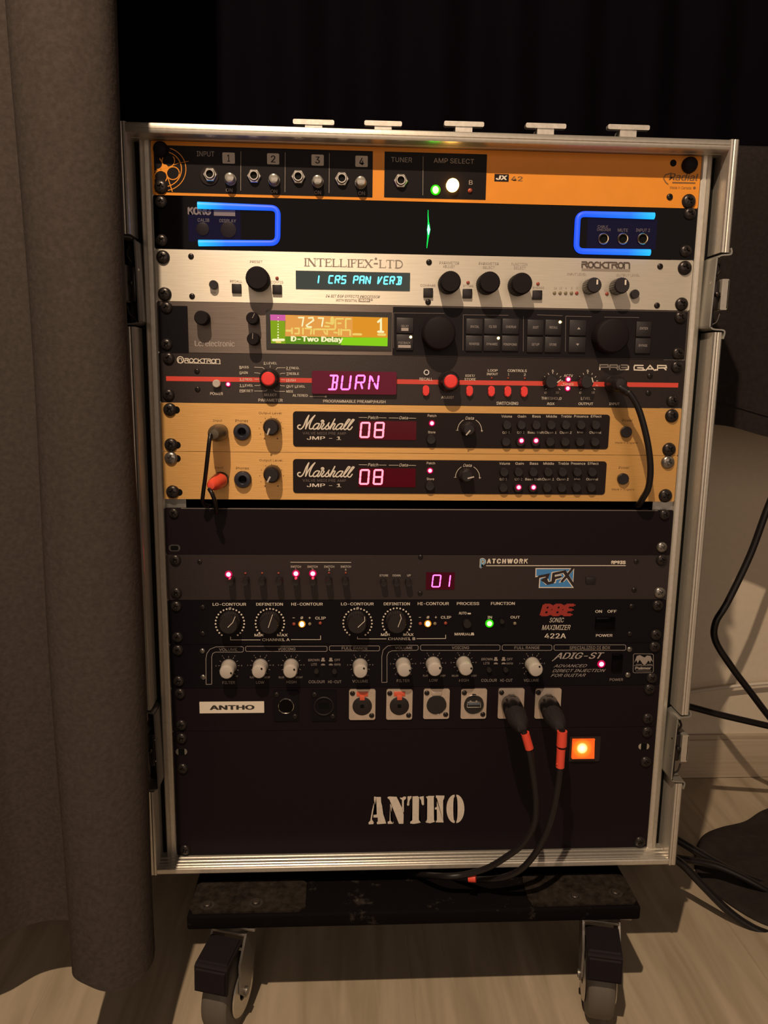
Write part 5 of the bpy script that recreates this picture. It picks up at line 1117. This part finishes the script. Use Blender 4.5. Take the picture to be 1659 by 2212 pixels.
o = cable('patch_cable', 'thin black cable looping from the red plug in lower gold preamp', pts, 1.9)
d = Vector(P3(455, 1050, -32))-Vector(j); ax = d.normalized(); ln = d.length
mb = MB(); mb.lathe((j[0], -4.8, j[2]), [(6.2, 0), (7.0, .6), (6.8, ln*.3), (6.0, ln*.6), (4.8, ln*.85), (3.2, ln*.97), (0, ln)], 32, axis=ax); mb.build('plug', mat('red_plug', (.72, .07, .035), .42), o)
# preamp input cable at right
pts = [P3(1327, 832, -20), P3(1342, 838, -23), P3(1360, 850, -25), P3(1378, 880, -26), P3(1392, 925, -27), P3(1402, 975, -27), P3(1405, 1020, -25), P3(1400, 1055, -20), P3(1388, 1077, -12), P3(1380, 1090, -3), P3(1374, 1093, 12), P3(1368, 1092.5, 40)]
o = cable('instrument_cable', 'black cable curving down over the right ends of the gold preamps', pts, 3.0)
j = P3(1325, 829, -4); mb = MB(); mb.lathe((j[0], -4.1, j[2]), [(6.8, 0), (7.2, 2), (7.2, 14), (6.4, 18), (4.5, 20.5), (0, 21)], 28); mb.tube([P3(1330, 832, -16), P3(1345, 839, -21), P3(1360, 850, -25)], [5.0, 4.4, 3.6], 14); mb.build('plug', KNOBB, o)
# XLR cables of the connector panel
def xlr(c0, c1, cab, label, tapes):
    a = Vector(P3(*c0, -2.3)); b_ = Vector(P3(*c1, -66)); ax = (b_-a).normalized()
    o = cable('microphone_cable', label, [P3(*q_) for q_ in cab], 3.0, n=10, seg_=12)
    mb = MB(); mb.lathe(a, [(9.2, 0), (10.0, .8), (10.0, 28), (9.4, 31), (0, 31.2)], 32, axis=ax); pg = mb.build('plug', mat('black_metal_shell', (.010, .008, .009), .25, .3, spec=.4), o)
    mb = MB(); mb.lathe(a+ax*30, [(9.3, 0), (9.8, 3), (9.0, 18), (7.6, 26), (5.2, 33), (3.8, 36), (0, 36.5)], 28, axis=ax, flute=.05, nf=14, keep=(1, 2, 3)); mb.build('boot', mat('grey_black_rubber', (.022, .018, .020), .65, spec=.2), o)
    mb = MB(); mb.box(a.x-3, a.x+3, -9, -2.4, a.z+8.2, a.z+10.6, .6); mb.build('latch', SCREWB, pg)
    for (q0, q1, r_) in tapes:
        mb = MB(); mb.tube([P3(*q0), P3(*q1)], r_, 20); mb.build('tape_band', TAPE, o)
    return o
YC = -70
o = xlr((1104, 1521), (1126, 1572), [(1131, 1578, YC), (1137, 1600, YC), (1145, 1630, YC), (1153, 1680, YC+1), (1158, 1730, YC+3), (1154, 1780, YC+6), (1130, 1822, YC+10), (1092, 1852, YC+14), (1050, 1876, YC+20), (1000, 1890, YC+26), (955, 1893, -38), (900, 1888, -10), (860, 1884, 20)],
        'black microphone cable with one short red tape band, left of the two', [((1134, 1583, YC), (1143.5, 1617, YC), 3.9)])
b2 = xlr((1184, 1521), (1208, 1572), [(1214, 1576, YC), (1215, 1600, YC), (1211, 1640, YC), (1208.5, 1670, YC), (1203, 1710, YC), (1191, 1765, YC+2), (1172, 1815, YC+5), (1150, 1852, YC+8), (1122, 1880, YC+14), (1085, 1896, YC+22), (1040, 1900, -36), (980, 1896, -12), (930, 1890, 20)],
        'black microphone cable with two red tape bands, right of the two', [((1214.5, 1579, YC), (1213, 1611, YC), 4.6), ((1212, 1617, YC), (1209.8, 1657, YC), 3.9)])
mb = MB(); p0 = P3(1201, 1650, YC-2); mb.prism([(p0[0], p0[2]), (p0[0]+3.5, p0[2]+3), (p0[0]+4, p0[2]-3.4)], YC-2.5, YC-1.9); mb.build('tape_tail', TAPE, b2)
mb = MB(); mb.tube([P3(1012, 1896, -44), P3(1028, 1897, -46)], 4, 16); mb.build('tape_band', TAPE, b2)
# cables at the right of the case
o = cable('speaker_cable', 'black cable bent like an elbow in front of the beige wall', [P3(1700, 1000, 250), P3(1659, 1095, 250), P3(1620, 1200, 250), P3(1572, 1300, 248), P3(1546, 1345, 246), P3(1546, 1385, 246), P3(1580, 1440, 246), P3(1625, 1500, 248), P3(1659, 1545, 250), P3(1720, 1620, 250)], 4.6)
tag(o, 'black cable bent like an elbow in front of the beige wall', 'cable')
cable('white_cable', 'thin pale cable running along the wall behind the black elbow cable', [P3(1460, 1500, 388), P3(1530, 1489, 386), P3(1600, 1481, 386), P3(1659, 1476, 387), P3(1760, 1472, 388)], 2.6, mat('pale_cable', (.58, .52, .44), .5))
cable('power_cable', 'thick black cable slanting down to the right below the pale cable', [P3(1450, 1518, 230), P3(1492, 1527, 230), P3(1560, 1545, 232), P3(1659, 1568, 235), P3(1760, 1592, 235)], 4.4)
cable('floor_cable', 'upper of the three black cables leaving the lower right case corner', [P3(1430, 1795, 150), P3(1465, 1815, 150), P3(1540, 1860, 140), P3(1600, 1890, 132), P3(1659, 1912, 128), P3(1760, 1945, 120)], 5.0)
cable('floor_cable', 'middle black cable leaving the lower right case corner toward the bag', [P3(1430, 1850, 130), P3(1475, 1856, 130), P3(1540, 1868, 128), P3(1600, 1893, 118), P3(1659, 1925, 108), P3(1760, 1980, 100)], 4.4)
cable('floor_cable', 'lowest black cable curving across the wooden floor beside the bag', [P3(1440, 1845, 88), P3(1475, 1868, 84), P3(1520, 1915, 76), P3(1570, 1965, 66), P3(1615, 1998, 58), P3(1659, 2018, 52), P3(1760, 2050, 44)], 4.6)

# ------------------------------------------------------------------ dolly
DOL = empty('wheeled_dolly', (0, 140, -820), 'worn black wooden dolly on casters under the rack case', 'dolly')
def worn():
    m = bpy.data.materials.new('worn_black_paint'); m.use_nodes = True; nt = m.node_tree; b = nt.nodes['Principled BSDF']; b.inputs['Roughness'].default_value = .8; b.inputs['Specular IOR Level'].default_value = .05
    tc = nt.nodes.new('ShaderNodeTexCoord'); n = nt.nodes.new('ShaderNodeTexNoise'); n.inputs['Scale'].default_value = 26; n.inputs['Detail'].default_value = 8; n.inputs['Roughness'].default_value = .7
    cr = nt.nodes.new('ShaderNodeValToRGB'); e = cr.color_ramp.elements; e[0].position = .58; e[0].color = (.0045, .0033, .0038, 1); e[1].position = .72; e[1].color = (.22, .17, .11, 1); q_ = e.new(.66); q_.color = (.035, .028, .025, 1)
    nt.links.new(tc.outputs['Object'], n.inputs[0]); nt.links.new(n.outputs[0], cr.inputs[0]); nt.links.new(cr.outputs[0], b.inputs['Base Color'])
    bp = nt.nodes.new('ShaderNodeBump'); bp.inputs['Strength'].default_value = .4; bp.inputs['Distance'].default_value = .002; nt.links.new(n.outputs[0], bp.inputs['Height']); nt.links.new(bp.outputs[0], b.inputs['Normal'])
    return m
WORN = worn()
mb = MB(); mb.box(-221.5, 215.5, -58, 335, -715, -700.5, 2.5, 3); mb.build('board', WORN, DOL)
CARP = mat('grey_black_carpet', (.022, .017, .014), .95, bump=.8, scale=160, var=.5, spec=.05)
def pad(x0, x1, nm):
    mb = MB(); P_ = rr_pts(x0, x1, -55, -8, 9, 5); a = [mb.bm.verts.new((x+random.uniform(-1, 1), y+random.uniform(-1, 1), -700.5)) for x, y in P_]; b_ = [mb.bm.verts.new((v.co.x, v.co.y, -698.6)) for v in a]
    mb.bm.faces.new(b_); mb.bm.faces.new(a[::-1]); n = len(a)
    for k in range(n): mb.bm.faces.new((a[k], b_[k], b_[(k+1) % n], a[(k+1) % n]))
    mb.build(nm, CARP, DOL)
pad(-220, -110, 'carpet_patch'); pad(108, 214, 'carpet_patch')
for x, y in ((-204, -45), (-158, -43), (154, -44), (196, -40)):
    mb = MB(); mb.lathe((x, y, -698.8), [(7.0, 0), (6.9, .6), (4.0, .8), (3.9, 2.2), (3.2, 2.8), (0, 3.0)], 16, axis=(0, 0, 1)); mb.build('bolt', mat('rusty_bolt', (.06, .048, .042), .45, .6, bump=.3, scale=600, var=.3), DOL)
TIRE = mat('grey_tyre', (.10, .085, .07), .6); FORK = mat('zinc_fork', (.26, .24, .22), .38, .8)
def caster(cx, cy, ang, front=True):
    cs = link('caster', None, DOL, Vector((cx, cy, -715))); cs.rotation_euler = (0, 0, ang)
    def bl(mb, nm, m_): 
        o = mb.build(nm, m_, cs, loc=(cx, cy, -715), rel=True, smooth=40); return o
    mb = MB(); mb.box(-28, 28, -24, 24, -3, 0, .8); mb.lathe((0, 0, -3), [(19, 0), (20, 3), (17, 8), (0, 8)], 28, axis=(0, 0, -1)); bl(mb, 'swivel_plate', FORK)
    wy = -24  # wheel trails toward the viewer
    mb = MB()
    for s_ in (-1, 1):
        pr = [(12, -9), (-20, -9), (-36, -32), (-36, -62), (-24, -76), (-14, -72), (4, -34)]
        t = bmesh.new(); A = [t.verts.new((s_*16, y, z_)) for y, z_ in pr]; B = [t.verts.new((s_*18.2, y, z_)) for y, z_ in pr]; t.faces.new(A); t.faces.new(B[::-1])
        for k in range(len(pr)): t.faces.new((A[k], B[k], B[(k+1) % len(pr)], A[(k+1) % len(pr)]))
        mb.merge(t)
    mb.box(-17, 17, -22, 12, -12, -9, .8); mb.tube([(-20, wy, -68), (20, wy, -68)], 4, 14); bl(mb, 'fork', FORK)
    mb = MB(); mb.lathe((-14, wy, -68), [(8, 0), (26, 1), (34, 1.5), (36.5, 4), (37, 9), (37, 19), (36.5, 24), (34, 26.5), (26, 27), (8, 28)], 40, axis=(1, 0, 0)); bl(mb, 'wheel', TIRE)
    mb = MB(); mb.lathe((-14.4, wy, -68), [(24, 0), (23, 1.2), (9, 1.2), (8, 0)], 30, axis=(-1, 0, 0)); mb.lathe((14.4, wy, -68), [(24, 0), (23, 1.2), (9, 1.2), (8, 0)], 30, axis=(1, 0, 0)); bl(mb, 'hub', STEEL)
    if front:
        mb = MB(); t = bmesh.new(); pr = [(-26, -10), (-58, -14), (-63, -18), (-64, -41), (-60, -44), (-58, -41), (-57, -21), (-28, -16)]
        A = [t.verts.new((-16, y, z_)) for y, z_ in pr]; B = [t.verts.new((16, y, z_)) for y, z_ in pr]; t.faces.new(A); t.faces.new(B[::-1])
        for k in range(len(pr)): t.faces.new((A[k], B[k], B[(k+1) % len(pr)], A[(k+1) % len(pr)]))
        bmesh.ops.bevel(t, geom=[e for e in t.edges if abs(e.calc_length()) > 10], offset=1.6, segments=2, affect='EDGES'); mb.merge(t); bl(mb, 'brake_pedal', RUBBER)
caster(-178, -28, -.28); caster(186, -26, -.22); caster(-182, 300, 2.8, False); caster(182, 300, 3.3, False)

JOINED = ('lettering', 'number_box', 'numeral', 'digits', 'divider_lines', 'screen_symbols', 'logo_field', 'logo_outline', 'logo_letters', 'red_logo', 'emblem')
for k_, g_ in (('gold_preamp', 'gold preamps in the middle of the rack'), ('microphone_cable', 'microphone cables on the connector panel'), ('patch_cable', 'thin cables plugged into the gold preamps'), ('floor_cable', 'black cables on the floor right of the case')):
    for o in bpy.data.objects:
        if o.parent is None and o.name.split('.')[0] == k_: o['group'] = g_
for o in bpy.data.objects:
    if '_o' in o: del o['_o']
    if o.parent and o.type == 'MESH' and any(k in o.name for k in JOINED): o['kind'] = 'stuff'
